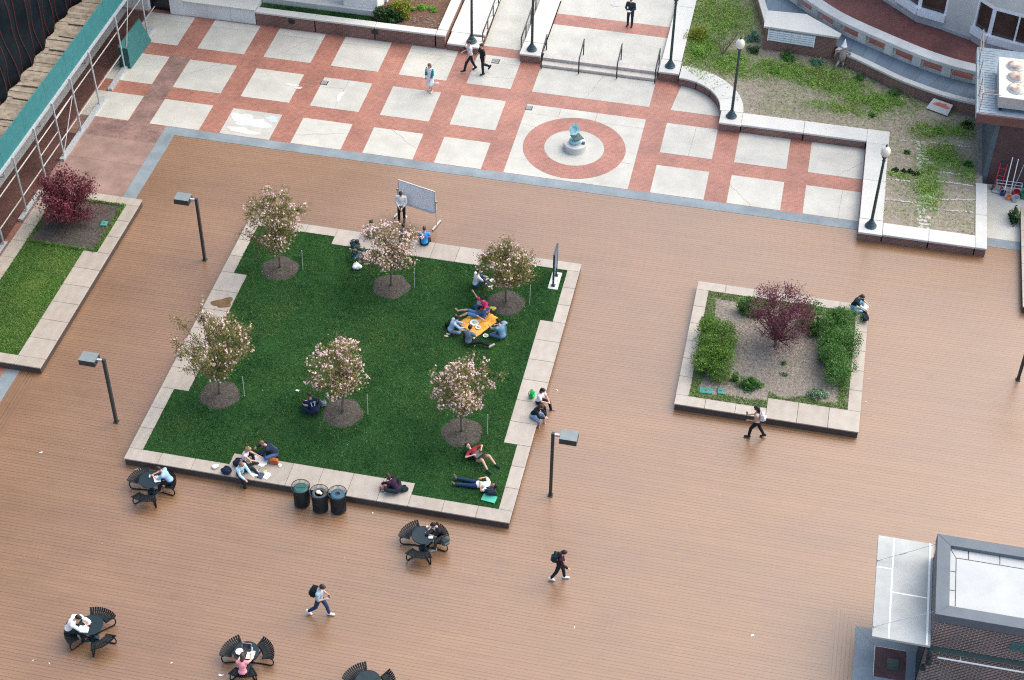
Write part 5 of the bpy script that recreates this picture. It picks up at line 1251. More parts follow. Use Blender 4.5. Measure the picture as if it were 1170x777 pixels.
    if legs in ('long', 'shorts', 'skirt'):
        c = MB(); e = q(.017); c.ell(P, (q(.155)+e*.8, q(.118)+e*.8, q(.11)+e*.8), ax, 12, 8)
        for k in 'LR':
            j = J[k]
            if legs == 'skirt': c.cap(j['Hp'], j['Hp'].lerp(j['K'], .95), q(.105), q(.10))
            elif legs == 'shorts': c.cap(j['Hp'], j['Hp'].lerp(j['K'], .85), q(.087)+e, q(.068)+e)
            else: c.cap(j['Hp'], j['K'], q(.085)+e, q(.058)+e); c.cap(j['K'], j['K'].lerp(j['A'], .95), q(.058)+e, q(.044)+e)
        link({'long': 'trousers', 'shorts': 'shorts', 'skirt': 'skirt'}[legs], voxel(c, VOX*s), cloth(bottom), o)
    if cardigan:
        c = MB(); e = q(.036); c.ell(P+U*q(.10)-F*q(.03), (q(.15)+e, q(.08)+e, q(.2)), ax); c.ell(P+U*q(.33)-F*q(.035), (q(.15)+e, q(.085)+e, q(.17)), ax)
        for k in 'LR': j = J[k]; c.cap(j['S'], j['E'], q(.054)+e*.7, q(.05)+e*.5); c.cap(j['E'], j['E'].lerp(j['W'], .5), q(.05)+e*.5, q(.046)+e*.4)
        link('cardigan', voxel(c, VOX*s), cloth(cardigan), o)
    if not barefoot:
        for k in 'LR':
            j = J[k]; c = MB(); c.cap(j['heel'], j['toe'], q(.053), q(.045)); c.cap(j['heel'], j['heel'].lerp(j['A'], .8), q(.053), q(.05)); link('shoe', voxel(c, VOX*s*.8), cloth(shoes), o)
    c = MB()
    c.ell(hc+hu*q(.034)-hf*q(.020), (q(.089), q(.100), q(.108)), (hr, hf, hu), 12, 9); c.ell(hc+hu*q(.085)+hf*q(.03), (q(.075), q(.075), q(.05)), (hr, hf, hu), 10, 7)
    dn = Vector((0, 0, -1)) if abs(hu.z) > .5 else -hu
    if hairlen: 
        p0 = hc-hf*q(.06)+hu*q(.02); p1 = hc-hf*q(.085)+(dn*.6-hu*.4)*q(.13); c.cap(p0, p1, q(.085), q(.075))
        p2 = p1+(dn*.5-U*.6)*hairlen*s; c.cap(p1, p2, q(.075), q(.045))
    if bun: c.ell(hc+hu*q(.12)-hf*q(.06), (q(.05),)*3)
    link('hair', voxel(c, VOX*s*.8), mat('hair_%d_%d' % (int(hair[0]*1000), int(hair[1]*1000)), hair, .55, .4, .25, 30, bmp=.5, bscale=120), o)
    if hat:
        c = MB(); Mx = Matrix((hr, hf, hu)).transposed()
        t_ = MB(); t_.lathe([(.17, .0), (.17, .012), (.10, .02), (.095, .09), (.06, .12), (.01, .125)], 18)
        c.add([hc+hu*q(.07)+Mx @ Vector(v)*s for v in t_.v], t_.f); c.build('sun_hat', cloth(hat), o, smooth=True)
    if number:
        cu = bpy.data.curves.new('jersey_number', 'FONT'); cu.body = number; cu.size = .26*s; cu.extrude = .004; cu.align_x = 'CENTER'; cu.align_y = 'CENTER'; cu.materials.append(cloth((.55, .62, .72)))
        t0 = bpy.data.objects.new('tmp', cu); COL.objects.link(t0); me_ = bpy.data.meshes.new_from_object(t0.evaluated_get(bpy.context.evaluated_depsgraph_get())); bpy.data.objects.remove(t0)
        me_.name = 'jersey_number'; t_ = bpy.data.objects.new('jersey_number', me_); COL.objects.link(t_); t_.parent = o
        Bk = -F
        X_ = U.cross(Bk).normalized(); M3 = Matrix((X_, U, Bk)).transposed(); t_.matrix_local = Matrix.Translation(P+U*q(.30)+Bk*q(.142)) @ M3.to_4x4()
    return o, J, dict(P=P, nb=nb, hc=hc, U=U, F=F, R=Rt)

def place(loc, face, v):
    a = math.radians(face-90); return Vector((loc[0]+v[0]*math.cos(a)-v[1]*math.sin(a), loc[1]+v[0]*math.sin(a)+v[1]*math.cos(a), loc[2]+v[2]))
def backpack(label, loc, rz=0, tilt=0., col=(.02, .03, .045), s=1.0, group='backpacks and bags', roll=0.):
    t = thing('backpack', label, 'backpack', loc, rz, group); t.rotation_euler = (tilt, roll, rz)
    b = MB(); b.ell((0, 0, .22*s), (.155*s, .10*s, .235*s), None, 14, 10); b.box(-.14*s, .14*s, -.085*s, .085*s, .03*s, .36*s); link('body', voxel(b, .022*s), cloth(col), t)
    p = MB(); p.box(-.11*s, .11*s, -.145*s, -.07*s, .05*s, .22*s); p.build('pocket', cloth(tuple(min(1, c*1.5+.01) for c in col)), t, bevel=.03*s, seg=2)
    for x in (-.085, .085): MB().tube([(x*s, .07*s, .42*s), (x*s, .15*s, .34*s), (x*s, .15*s, .18*s), (x*s, .09*s, .06*s)], .018*s, 6).build('strap', cloth(tuple(c*.8 for c in col)), t, smooth=True)
    MB().tube([(-.04*s, .06*s, .44*s), (0, .06*s, .49*s), (.04*s, .06*s, .44*s)], .011*s, 6).build('grab_handle', cloth(tuple(c*.8 for c in col)), t)
    return t
def worn(label, loc, face, I, col, s=1.0, back=.215):
    """backpack on a person's back"""
    c = place(loc, face, I['P']+I['U']*.10-I['F']*back); t = backpack(label, c, math.radians(face-90), 0, col, s, 'backpacks worn by walkers')
    f = I['F']; U = I['U']; t.rotation_euler = (-math.atan2(U.y, U.z), 0, math.radians(face-90)); return t
def slab(name, label, cat, loc, sx, sy, sz, rz, m, group=None, tilt=0., mk=None):
    t = MB(); t.box(-sx/2, sx/2, -sy/2, sy/2, 0, sz); o = t.build(name, m, None, bevel=min(.004, sz*.3)); o.location = loc; o.rotation_euler = (tilt, 0, rz); return tag(o, label, cat, group)
def papers(label, loc, rz, n=3, sx=.22, sy=.30, group='papers'):
    t = MB(); r = random.Random(str(loc))
    for i in range(n): t.box(-sx/2+r.uniform(-.05, .05)*(i > 0), sx/2+r.uniform(-.05, .05)*(i > 0), -sy/2+r.uniform(-.04, .04), sy/2+r.uniform(-.04, .04), .003+i*.006, .006+i*.006, r.uniform(-.25, .25))
    o = t.build('paper', M_paper); o.location = loc; o.rotation_euler = (0, 0, rz); return tag(o, label, 'paper', group)
def phone(label, loc): return slab('phone', label, 'phone', loc, .075, .15, .012, .4, M_black, 'phones in hand', .5)

WALKPHONE = dict(aL=(D(4, -12), D(98, 30)), aR=(D(4, 12), D(98, -30)))
# --- walkers on the deck
L = (-14.05, 36.25, 0)
o, J, I = person('person in grey tee and jeans walking with a black backpack, looking at a phone', L, -5, 1.80, U=(0, .10, 1), head=(0, .75, 1), look=(0, .7, -.7), lL=(D(28), D(12)), lR=(D(-16), D(-42)), fR=(0, .8, -.6), top=(.33, .42, .47), bottom=(.020, .052, .115), hair=(.022, .014, .010), shoes=(.72, .70, .66), group='people walking', **WALKPHONE)
worn('black backpack worn by the walker in a grey tee', L, -5, I, (.010, .014, .018), 1.12)
phone('black phone held by the walker in a grey tee', place(L, -5, (J['L']['W']+J['R']['W'])*.5+Vector((0, .10, .02))))
L = (-5.87, 39.76, 0)
o, J, I = person('person in a dark hooded coat and white shoes walking alone on the open deck', L, 3, 1.66, U=(0, .14, 1), head=(0, .55, 1), look=(0, 1, -.5), lL=(D(20), D(8)), lR=(D(-14), D(-26)), fR=(0, .9, -.3), aL=(D(-6, -10), D(30)), aR=(D(18, 10), D(50)), top=(.035, .014, .022), sleeves='long', bottom=(.012, .022, .028), shoes=(.78, .78, .76), hair=(.012, .010, .010), hood=True, group='people walking')
worn('dark teal backpack worn by the walker in white shoes', L, 3, I, (.012, .030, .038), 1.05)
L = (.52, 48.76, 0)
o, J, I = person('woman with long black hair walking past the hedge planter with a white backpack', L, 176, 1.70, U=(0, .06, 1), head=(0, .35, 1), look=(0, 1, -.4), lL=(D(26), D(6)), lR=(D(-20), D(-30)), fR=(0, .9, -.4), aL=(D(10, -8), D(70, 15)), aR=(D(14, 8), D(85, -15)), top=(.52, .36, .27), sleeves='none', bottom=(.010, .012, .018), hair=(.008, .007, .008), hairlen=.42, skin=M_skin2, shoes=(.03, .03, .03), woman=True, group='people walking')
worn('white backpack worn by the woman with long black hair', L, 176, I, (.62, .58, .58), .95)
phone('phone held by the woman with long black hair', place(L, 176, J['R']['W']+Vector((0, .11, .02))))
# --- at the tables (bench height .45)
BEN = .452
def at_bench(T, deg, r=.76): return (T[0]+r*math.cos(math.radians(deg)), T[1]+r*math.sin(math.radians(deg)), 0)
TA = (-22.16, 40.6)
SIT = dict(lL=(D(82, -8), D(4)), lR=(D(82, 8), D(4)))
WRITE = dict(aL=(D(48, -12), D(88, 40)), aR=(D(48, 12), D(88, -40)))
L = at_bench(TA, 22, .74)
person('student in a pale blue shirt writing at the table beside the planter corner', L, 185, 1.74, U=(0, .55, 1), head=(0, 1.1, 1), look=(0, .6, -.9), top=(.27, .42, .56), bottom=(.012, .018, .028), hair=(.030, .018, .011), seat=BEN, shoes=(.42, .22, .15), group='people at the tables', **SIT, **WRITE)
papers('loose white papers in front of the student in pale blue', (TA[0]+.25, TA[1]+.06, .758), .4, 4)
slab('glass_case', 'small pale case on the table beside the white papers', 'case', (TA[0]-.07, TA[1]+.13, .757), .06, .15, .03, .3, M_alu)
L = at_bench(TB, 30, .80)
person('person in a black tee leaning on the table right of its dark bag', L, 205, 1.72, U=(0, .62, 1), head=(0, .9, 1), look=(0, .8, -.6), top=(.012, .013, .016), bottom=(.045, .052, .05), hair=(.008, .007, .007), seat=BEN, shoes=(.36, .33, .28), group='people at the tables', lL=(D(80, -25), D(5)), lR=(D(80, 8), D(4)), **WRITE)
slab('white_box', 'small white box on the table edge near the person in black', 'box', (TB[0]+.30, TB[1]-.08, .757), .16, .11, .04, .2, M_paper)
t = thing('shoulder_bag', 'dark folded bag lying on the table before the person in black', 'bag', (TB[0]+.20, TB[1]+.14, .757), .9); b = MB(); b.ell((0, 0, .04), (.22, .09, .045)); b.tube([(-.2, 0, .05), (-.05, .1, .06), (.2, .02, .05)], .012, 6); b.build('body', cloth((.012, .03, .045)), t, smooth=True); MB().box(-.12, .1, -.075, -.06, .03, .07).build('flap', M_table, t)
backpack('grey green backpack on the bench beside the person in black', (TB[0]+.82, TB[1]+.0, .47), .8, .25, (.07, .085, .08), 1.05)
slab('white_cup', 'small white cup at the back rim of the table with the dark bag', 'cup', (TB[0]+.06, TB[1]+.36, .757), .07, .07, .09, .3, M_paper)
L = at_bench(TC, 195, .82)
person('person in a white shirt slumped over a table, head on one arm', L, 18, 1.84, U=(0, .55, 1), head=(.1, 1.3, .8), look=(0, .4, -1), aL=(D(58, -25), D(92, 50)), aR=(D(52, 20), D(92, -35)), top=(.74, .74, .72), sleeves='long', bottom=(.010, .022, .028), hair=(.010, .009, .009), seat=BEN, group='people at the tables', **SIT)
papers('open white notebook on the table of the slumped person', (TC[0]-.14, TC[1]-.24, .758), .15, 2, .32, .22)
papers('blue white sheets under the head of the slumped person', (TC[0]-.20, TC[1]+.10, .758), .9, 3, .2, .28)
L = at_bench(TD, 278, .76)
person('woman in a pink top with long brown hair working at a laptop', L, 98, 1.66, U=(0, .34, 1), head=(0, .7, 1), look=(0, .8, -.6), aL=(D(45, -10), D(85, 10)), aR=(D(50, 20), D(88, -5)), top=(.72, .27, .31), sleeves='none', bottom=(.015, .02, .03), hair=(.055, .026, .018), hairlen=.34, seat=BEN, woman=True, group='people at the tables', **SIT)
t = thing('laptop', 'dark laptop open on the table before the woman in pink', 'laptop', (TD[0]+.0, TD[1]-.04, .757), .08); MB().box(-.17, .17, -.12, .12, 0, .018).build('keyboard', M_black, t, bevel=.004)
s_ = MB(); s_.box(-.17, .17, -.006, .006, 0, .23); so = s_.build('screen', M_alu, t, bevel=.003); so.location = (0, .125, .018); so.rotation_euler = (-.45, 0, 0); d_ = MB().box(-.155, .155, -.009, -.0065, .012, .215).build('display', M_glassdark, so)
t = thing('crumpled_bag', 'crumpled white paper bag left of the laptop', 'paper bag', (TD[0]-.20, TD[1]-.11, .757)); b = MB(); r = random.Random(1)
b.lathe([(.10, .0), (.13, .03), (.12, .07), (.14, .09), (.05, .075), (.01, .07)], 9); b.build('bag', M_paper, t)
papers('white sheets right of the laptop with the woman in pink', (TD[0]+.22, TD[1]-.13, .758), .1, 3)
t = thing('water_bottle', 'clear bottle standing behind the white sheets', 'bottle', (TD[0]+.20, TD[1]+.08, .757)); MB().lathe([(.032, 0), (.035, .15), (.014, .19), (.014, .21)], 12).build('body', mat('pale_plastic', (.45, .62, .68), .2), t, smooth=True); MB().lathe([(.017, .205), (.017, .23), (.005, .231)], 10).build('cap', M_tealdk, t)

# --- whiteboard group
L = (-16.97, 59.2, 0)
person('presenter in a white shirt and black trousers standing at the whiteboard', L, -82, 1.72, U=(0, .03, 1), head=(0, .5, 1), look=(0, .8, -.6), aL=(D(8, -10), D(45, 45)), aR=(D(8, 10), D(45, -45)), lL=(D(2, -3), D(-2)), lR=(D(6, 4), D(-2)), top=(.76, .76, .75), sleeves='long', bottom=(.008, .016, .020), hair=(.008, .007, .008), shoes=(.10, .045, .03), group='people at the whiteboard')
CTZ = CT
def sit_rim(label, loc, face, **k):
    kw = dict(lL=(D(80, -14), D(8)), lR=(D(80, 14), D(8)), aL=(D(35, -14), D(75, 35)), aR=(D(35, 14), D(75, -35)), U=(0, .22, 1), head=(0, .25, 1), seat=CTZ); kw.update(k); return person(label, loc, face, **kw)
sit_rim('man in a bright blue tee seated on the lawn rim facing the whiteboard', (-15.40, 57.28, 0), 100, H=1.76, top=(.035, .28, .62), bottom=(.012, .015, .02), hair=(.10, .045, .025), group='people at the whiteboard')
sit_rim('person in a pale shirt behind the pink tree, seated left of the whiteboard group', (-17.95, 57.22, 0), 70, H=1.72, top=(.46, .54, .56), bottom=(.12, .14, .17), hair=(.03, .022, .018), group='people at the whiteboard')
sit_rim('person in dark grey behind the pink tree, seated in the middle of the group', (-16.42, 57.28, 0), 88, H=1.70, top=(.085, .095, .09), bottom=(.03, .03, .04), hair=(.010, .009, .009), group='people at the whiteboard')
L = (-18.2, 55.45, LZ)
person('person in dark teal crouching on the lawn left of the pink tree with bags', L, 70, 1.70, U=(0, .45, 1), head=(0, .5, 1), look=(0, 1, -.4), lL=(D(110, -15), D(30)), lR=(D(110, 15), D(30)), aL=(D(45, -10), D(70, 20)), aR=(D(45, 10), D(70, -20)), top=(.010, .045, .055), sleeves='long', bottom=(.04, .13, .22), hair=(.015, .012, .01), skin=M_skin3, group='people on the lawn')
backpack('dark teal backpack on the stone rim behind the crouching person', (-18.25, 56.6, CT+.02), -1.1, 1.2, (.012, .04, .055), 1.1)
t = thing('plastic_bag', 'white plastic bag on the grass below the crouching person', 'plastic bag', (-17.95, 55.05, LZ)); b = MB(); r = random.Random(8)
for i in range(7): b.ell((r.uniform(-.13, .13), r.uniform(-.1, .1), r.uniform(.09, .18)), (.13, .11, .10), None, 10, 7)
link('body', voxel(b, .025), M_paper, t); MB().tube([(-.08, 0, .24), (-.02, .02, .36), (.06, 0, .24)], .012, 6).build('bag_handle', M_paper, t)
# --- lawn
FLOOR = dict(lL=(D(100, -42), Vector((.75, .30, -.42))), lR=(D(100, 42), Vector((-.75, .30, -.42))))
KNEES = dict(lL=(D(128, -12), D(38, 0)), lR=(D(128, 12), D(38, 0)))
person('person in a white tee sitting alone on the grass near the stone rim', (-12.5, 54.98, LZ), 35, 1.74, U=(0, .18, 1), head=(0, .3, 1), aL=(D(40, -10), D(80, 25)), aR=(D(40, 10), D(80, -25)), top=(.66, .68, .66), bottom=(.03, .09, .20), hair=(.012, .010, .010), group='people on the lawn', **KNEES)
for x, y, lab_ in ((-11.84, 55.5, 'white food tray beside the person in a white tee, farther one'), (-11.88, 55.15, 'white round plate on the grass beside the person in a white tee')):
    t = thing('plate', lab_, 'plate', (x, y, LZ+.03), 0, 'plates on the lawn'); MB().lathe([(.07, 0), (.13, .025), (.135, .022), (.075, .006), (.01, .006)], 20).build('dish', M_paper, t); MB().ell((.02, 0, .02), (.05, .04, .02), None, 8, 5).build('food', mat('food', (.45, .42, .28), .7, var=.3), t)
# picnic
bl = MB(); n = 14; Cn = [Vector((-12.72, 52.42)), Vector((-11.72, 51.72)), Vector((-10.98, 53.05)), Vector((-11.9, 53.62))]
vs = []
for z in (.0, .012):
    for j in range(n+1):
        for i in range(n+1):
            a = Cn[0].lerp(Cn[1], i/n); b = Cn[3].lerp(Cn[2], i/n); p_ = a.lerp(b, j/n); vs.append((p_.x, p_.y, LZ+.035+z+.02*math.sin(i*1.7+j*.9)*math.cos(j*1.3)))
K = (n+1)**2; fs = []
for j in range(n):
    for i in range(n):
        a = j*(n+1)+i; fs += [(K+a, K+a+1, K+a+n+2, K+a+n+1), (a, a+n+1, a+n+2, a+1)]
for i in range(n): fs += [(i, i+1, K+i+1, K+i), (n*(n+1)+i+1, n*(n+1)+i, K+n*(n+1)+i, K+n*(n+1)+i+1), ((i+1)*(n+1), i*(n+1), K+i*(n+1), K+(i+1)*(n+1)), (i*(n+1)+n, (i+1)*(n+1)+n, K+(i+1)*(n+1)+n, K+i*(n+1)+n)]
bl.add(vs, fs); tag(bl.build('picnic_blanket', mat('orange_cloth', (.86, .33, .035), .85, .2, .2, 3, col2=(.92, .46, .10)), smooth=True), 'bright orange picnic blanket on the lawn', 'blanket')
BZ = LZ+.06
person('person in a light blue shirt at the left corner of the picnic', (-12.88, 51.78, LZ), 25, 1.68, U=(0, .42, 1), head=(0, .7, 1), look=(0, .8, -.5), aL=(D(40, -10), D(75, 20)), aR=(D(40, 10), D(70, -20)), top=(.34, .45, .60), sleeves='long', bottom=(.16, .20, .28), hair=(.010, .009, .010), shoes=(.5, .38, .28), group='picnic people', **FLOOR)
person('person in a slate grey tee at the front of the picnic, back to the viewer', (-11.95, 51.18, LZ), 75, 1.74, U=(0, .2, 1), head=(0, .35, 1), aL=(D(30, -14), D(75, 25)), aR=(D(30, 14), D(75, -25)), top=(.14, .18, .22), bottom=(.012, .014, .018), hair=(.009, .008, .008), shoes=(.55, .50, .42), group='picnic people', lL=(D(98, -40), Vector((.75, .3, -.42))), lR=(D(92, 60), D(80, 85)), fR=(.5, .5, .4))
person('person in a blue grey shirt at the right of the picnic, reaching to the food', (-10.62, 51.85, LZ), 140, 1.76, U=(0, .36, 1), head=(0, .8, 1), look=(0, .8, -.6), aL=(D(55, -12), D(75, 15)), aR=(D(48, 12), D(75, -30)), top=(.13, .24, .34), bottom=(.05, .10, .17), hair=(.010, .009, .009), group='picnic people', **FLOOR)
person('person in navy and denim shorts lying along the back of the picnic blanket', (-12.02, 52.98, BZ-.02), 187, 1.62, U=(0, -1, .30), F=(0, .3, 1), head=(0, -.9, .5), look=(0, .4, 1), aL=(Vector((-.7, .2, -.1)), Vector((.5, .8, .2))), aR=(Vector((.8, .1, -.1)), Vector((.3, .9, .1))), lL=(D(112, -8), D(60, -6)), lR=(D(104, 8), D(74, 4)), fL=(0, .6, .8), fR=(0, .6, .8), top=(.03, .07, .17), bottom=(.07, .17, .30), legs='shorts', hair=(.009, .008, .008), barefoot=True, woman=True, group='picnic people')
person('person in a hot pink top sitting behind the picnic blanket with one arm raised', (-11.72, 53.50, LZ), 240, 1.62, U=(0, .30, 1), head=(0, .4, 1), look=(0, .8, -.5), aL=(D(40, -20), D(60, 20)), aR=(Vector((.85, -.05, .05)), Vector((.75, -.1, .55))), top=(.80, .05, .18), bottom=(.030, .075, .17), hair=(.012, .009, .009), woman=True, group='picnic people', **FLOOR)
backpack('pale patterned bag standing behind the picnic people', (-12.05, 53.72, LZ), .5, .15, (.34, .42, .38), .8)
backpack('dark backpack behind the person in light blue', (-13.12, 52.18, LZ), .9, .6, (.015, .022, .03), .9)
t = thing('food_bag', 'yellow green bag of food at the back of the orange blanket', 'bag', (-11.45, 53.55, BZ)); b = MB(); b.ell((0, 0, .07), (.16, .11, .09)); b.ell((.1, .03, .09), (.1, .08, .07)); link('body', voxel(b, .02), cloth((.55, .56, .10)), t)
for x, y, lab_ in ((-12.0, 52.55, 'white platter in the middle of the orange blanket'), (-11.78, 52.3, 'small white plate on the orange blanket near the grey tee'), (-11.35, 51.85, 'white plate at the front edge of the orange blanket')):
    t = thing('plate', lab_, 'plate', (x, y, BZ+.01), 0, 'plates on the picnic blanket'); k = 1.5 if 'platter' in lab_ else .9; MB().lathe([(.07*k, 0), (.13*k, .025), (.135*k, .022), (.075*k, .006), (.01, .006)], 20).build('dish', M_paper, t); MB().ell((.02, 0, .025), (.07*k, .05*k, .025), None, 8, 5).ell((-.04, .03, .02), (.04*k, .04*k, .02), None, 8, 5).build('food', MATS['food'], t)
tag(MB().ell((0, 0, .06), (.15, .10, .07)).build('cap', cloth((.30, .36, .46)), smooth=True), 'blue grey cap lying on the grass right of the picnic', 'cap').location = (-10.75, 52.85, LZ)
tag(MB().ell((0, 0, .03), (.11, .05, .04)).ell((.05, .15, .03), (.11, .05, .04)).build('slippers', cloth((.62, .50, .40)), smooth=True), 'pair of tan slippers on the grass left of the picnic', 'slippers').location = (-13.0, 51.5, LZ)
# jersey pair near the tree
person('person in a navy jersey with a pale 17 hunched on the grass', (-17.12, 45.75, LZ), 130, 1.74, U=(0, .75, 1), head=(0, .9, 1), look=(0, .9, -.6), aL=(D(50, -12), D(60, 20)), aR=(D(50, 12), D(60, -20)), top=(.010, .017, .045), sleeves='long', bottom=(.010, .018, .04), hair=(.05, .026, .018), number='17', group='people on the lawn', skin=M_skin2, **FLOOR)
backpack('black and white checked bag on the grass beside the numbered jersey', (-17.0, 46.5, LZ), .4, .9, (.20, .22, .25), .95)
backpack('dark green bag on the grass left of the numbered jersey', (-17.72, 45.95, LZ), 1.0, 1.2, (.012, .07, .05), .9)
tag(MB().lathe([(.17, .02), (.17, .035), (.09, .05), (.085, .12), (.01, .13)], 20).build('sun_hat', cloth((.72, .64, .52)), smooth=True), 'cream sun hat lying on the grass in front of the numbered jersey', 'hat').location = (-17.58, 46.2, LZ+.10)
tag(MB().box(-.07, .07, -.04, .04, 0, .02).build('paper', M_paper), 'scrap of white paper on the grass behind the sun hat', 'paper').location = (-18.2, 46.9, LZ+.04)
# man lying with laptop
L = (-10.02, 44.72, LZ)
o, J, I = person('man in a dark red tee lying on the grass with a laptop on his belly', L, -32, 1.76, U=(0, -1, .34), F=(0, .34, 1), head=(0, -.9, .55), look=(0, .5, 1), aL=(Vector((-.75, .35, .1)), Vector((.72, .6, .30))), aR=(Vector((.75, .35, .1)), Vector((-.72, .6, .30))), lL=(D(128, -16), D(48, -6)), lR=(D(130, 14), D(50, 8)), top=(.20, .018, .032), bottom=(.36, .24, .13), legs='shorts', hair=(.03, .02, .015), shoes=(.012, .03, .035), group='people lying on the lawn')
c = place(L, -32, I['P']+Vector((0, -.10, .17)))
t = thing('laptop', 'black laptop on the belly of the man in dark red', 'laptop', c, math.radians(-32-90+180)); t.rotation_euler = (.25, 0, math.radians(-32-90+180)); MB().box(-.18, .18, -.12, .12, 0, .018).build('keyboard', M_black, t, bevel=.004); s_ = MB(); s_.box(-.18, .18, -.006, .006, 0, .24); so = s_.build('screen', M_black, t, bevel=.003); so.location = (0, -.125, .018); so.rotation_euler = (.6, 0, 0)
backpack('black backpack under the head of the man in dark red', (-10.62, 45.0, LZ+.10), math.radians(-32+90), 1.45, (.010, .014, .018), 1.1)
L = (-9.80, 43.36, LZ)
person('woman in a white tee and jeans lying flat beside a green folder', L, 181, 1.68, U=(0, -1, .06), F=(0, .06, 1), head=(0, -1, .25), look=(0, .2, 1), aL=(Vector((-.6, .7, .05)), Vector((.75, .3, .4))), aR=(Vector((.8, .5, .05)), Vector((-.6, .6, .35))), lL=(D(90, -5), D(89, -3)), lR=(D(90, 5), D(89, 3)), fL=(-.3, .5, 1), fR=(.3, .5, 1), top=(.74, .76, .76), bottom=(.014, .035, .085), hair=(.02, .013, .011), hairlen=.08, barefoot=False, shoes=(.16, .10, .08), skin=M_skin2, woman=True, group='people lying on the lawn')
slab('folder', 'green folder on the grass beside the lying woman', 'folder', (-9.2, 42.80, LZ+.03), .56, .36, .03, -.12, mat('green_folder', (.06, .38, .27), .6))
backpack('dark blue backpack beside the head of the lying woman', (-8.98, 43.12, LZ+.10), -1.3, 1.3, (.018, .028, .042), 1.05)
# --- south rim group
person('woman in a pink and white top kneeling on the rim beside big white papers', (-19.08, 42.55, CTZ), 5, 1.66, U=(0, .42, 1), head=(0, .6, 1), look=(0, .9, -.5), aL=(D(50, -10), D(70, 10)), aR=(D(50, 14), D(75, -10)), top=(.74, .60, .60), sleeves='none', bottom=(.012, .015, .02), hair=(.30, .19, .11), hairlen=.08, bun=True, woman=True, group='people on the south rim', **FLOOR)
person('man in a navy jacket with white stripes bending over papers on the rim', (-17.95, 43.2, LZ), 190, 1.76, U=(0, .85, 1), head=(0, 1, .7), look=(0, .8, -.6), aL=(D(60, -12), D(60, 10)), aR=(D(60, 12), D(60, -10)), top=(.014, .022, .042), sleeves='long', bottom=(.045, .085, .20), hair=(.16, .085, .05), group='people on the south rim', **FLOOR)
person('woman in a pale blue shirt sitting on the rim with one foot on the deck', (-19.0, 41.98, 0), -35, 1.68, U=(.1, .35, 1), head=(0, .6, 1), look=(0, .9, -.5), lL=(D(95, -55), D(60, -10)), lR=(D(80, 10), D(10)), aL=(D(45, -10), D(75, 10)), aR=(D(45, 10), D(75, -10)), top=(.40, .58, .68), sleeves='long', bottom=(.012, .018, .025), hair=(.24, .13, .075), hairlen=.12, barefoot=True, seat=CTZ, woman=True, group='people on the south rim')
backpack('navy backpack lying on the rim left of the pale blue shirt', (-19.72, 41.98, CTZ+.10), 1.1, 1.35, (.012, .024, .055), 1.05)
backpack('dark backpack lying behind the woman in the pale blue shirt', (-19.42, 42.45, CTZ+.10), 1.3, 1.35, (.02, .028, .045), 1.05)
t = thing('cloth_bundle', 'white crumpled cloth at the left end of the rim group', 'cloth', (-20.08, 42.05, CTZ)); b = MB(); b.ell((0, 0, .06), (.13, .11, .07)); b.ell((.08, .05, .08), (.09, .08, .06)); link('body', voxel(b, .02), M_paper, t)
papers('large white drawing sheets in the middle of the rim group', (-18.48, 42.78, CTZ+.003), -.1, 4, .55, .42, 'papers on the south rim'); papers('white sheets before the woman in the pale blue shirt', (-18.45, 42.1, CTZ+.003), .5, 3, .3, .3, 'papers on the south rim')
papers('white sheet under the blue notebook on the rim', (-18.02, 42.1, CTZ+.003), -.4, 2, .3, .3, 'papers on the south rim')
slab('notebook', 'dark blue notebook on the rim beside white sheets', 'notebook', (-18.18, 42.02, CTZ+.022), .22, .28, .025, -.15, mat('navy_cover', (.025, .05, .10), .5))
slab('highlighter_case', 'small yellow case above the blue notebook', 'case', (-18.08, 42.26, CTZ+.022), .15, .06, .04, .5, mat('yellow_case', (.62, .60, .06), .5))
t = thing('leather_bag', 'orange brown leather bag standing on the rim before the navy jacket', 'bag', (-17.88, 42.78, CTZ), .1); b = MB(); b.box(-.17, .17, -.08, .08, 0, .24); b.ell((0, 0, .2), (.17, .09, .09)); link('body', voxel(b, .022), cloth((.40, .105, .035)), t); MB().tube([(-.1, 0, .27), (-.06, .02, .40), (.06, .02, .40), (.1, 0, .27)], .012, 6).build('bag_handle', cloth((.25, .06, .02)), t)
t = thing('tissue', 'white crumpled tissue right of the leather bag', 'tissue', (-17.62, 42.7, CTZ)); MB().lathe([(.06, 0), (.08, .03), (.03, .07), (.05, .085), (.01, .06)], 7).build('fold', M_paper, t)
t = thing('water_bottle', 'small clear bottle behind the large white sheets', 'bottle', (-18.5, 43.1, LZ)); MB().lathe([(.032, 0), (.035, .15), (.014, .19), (.014, .21)], 12).build('body', MATS['pale_plastic'], t, smooth=True); MB().lathe([(.017, .205), (.017, .23), (.005, .231)], 10).build('cap', M_paper, t)
person('person in dark purple curled over on the front rim right of the bins', (-12.72, 42.32, CTZ), 150, 1.66, U=(0, .95, .8), head=(0, .8, .5), look=(0, .6, -.9), aL=(D(60, -12), D(40, 20)), aR=(D(60, 12), D(40, -20)), top=(.030, .012, .035), sleeves='long', bottom=(.014, .02, .028), hair=(.05, .024, .018), hairlen=.15, woman=True, group='people on the south rim', **FLOOR)
t = thing('handbag', 'salmon pink handbag with dark handle beside the curled person', 'handbag', (-13.35, 42.45, CTZ), .5); b = MB(); b.ell((0, 0, .10), (.17, .09, .11)); link('body', voxel(b, .02), cloth((.78, .32, .27)), t); MB().tube([(-.12, -.05, .16), (-.14, -.2, .05), (-.02, -.22, .03), (.05, -.06, .16)], .014, 6).build('bag_handle', M_black, t)
backpack('black bag on the rim behind the curled person', (-13.0, 42.72, CTZ+.08), .5, 1.3, (.010, .013, .016), .95)
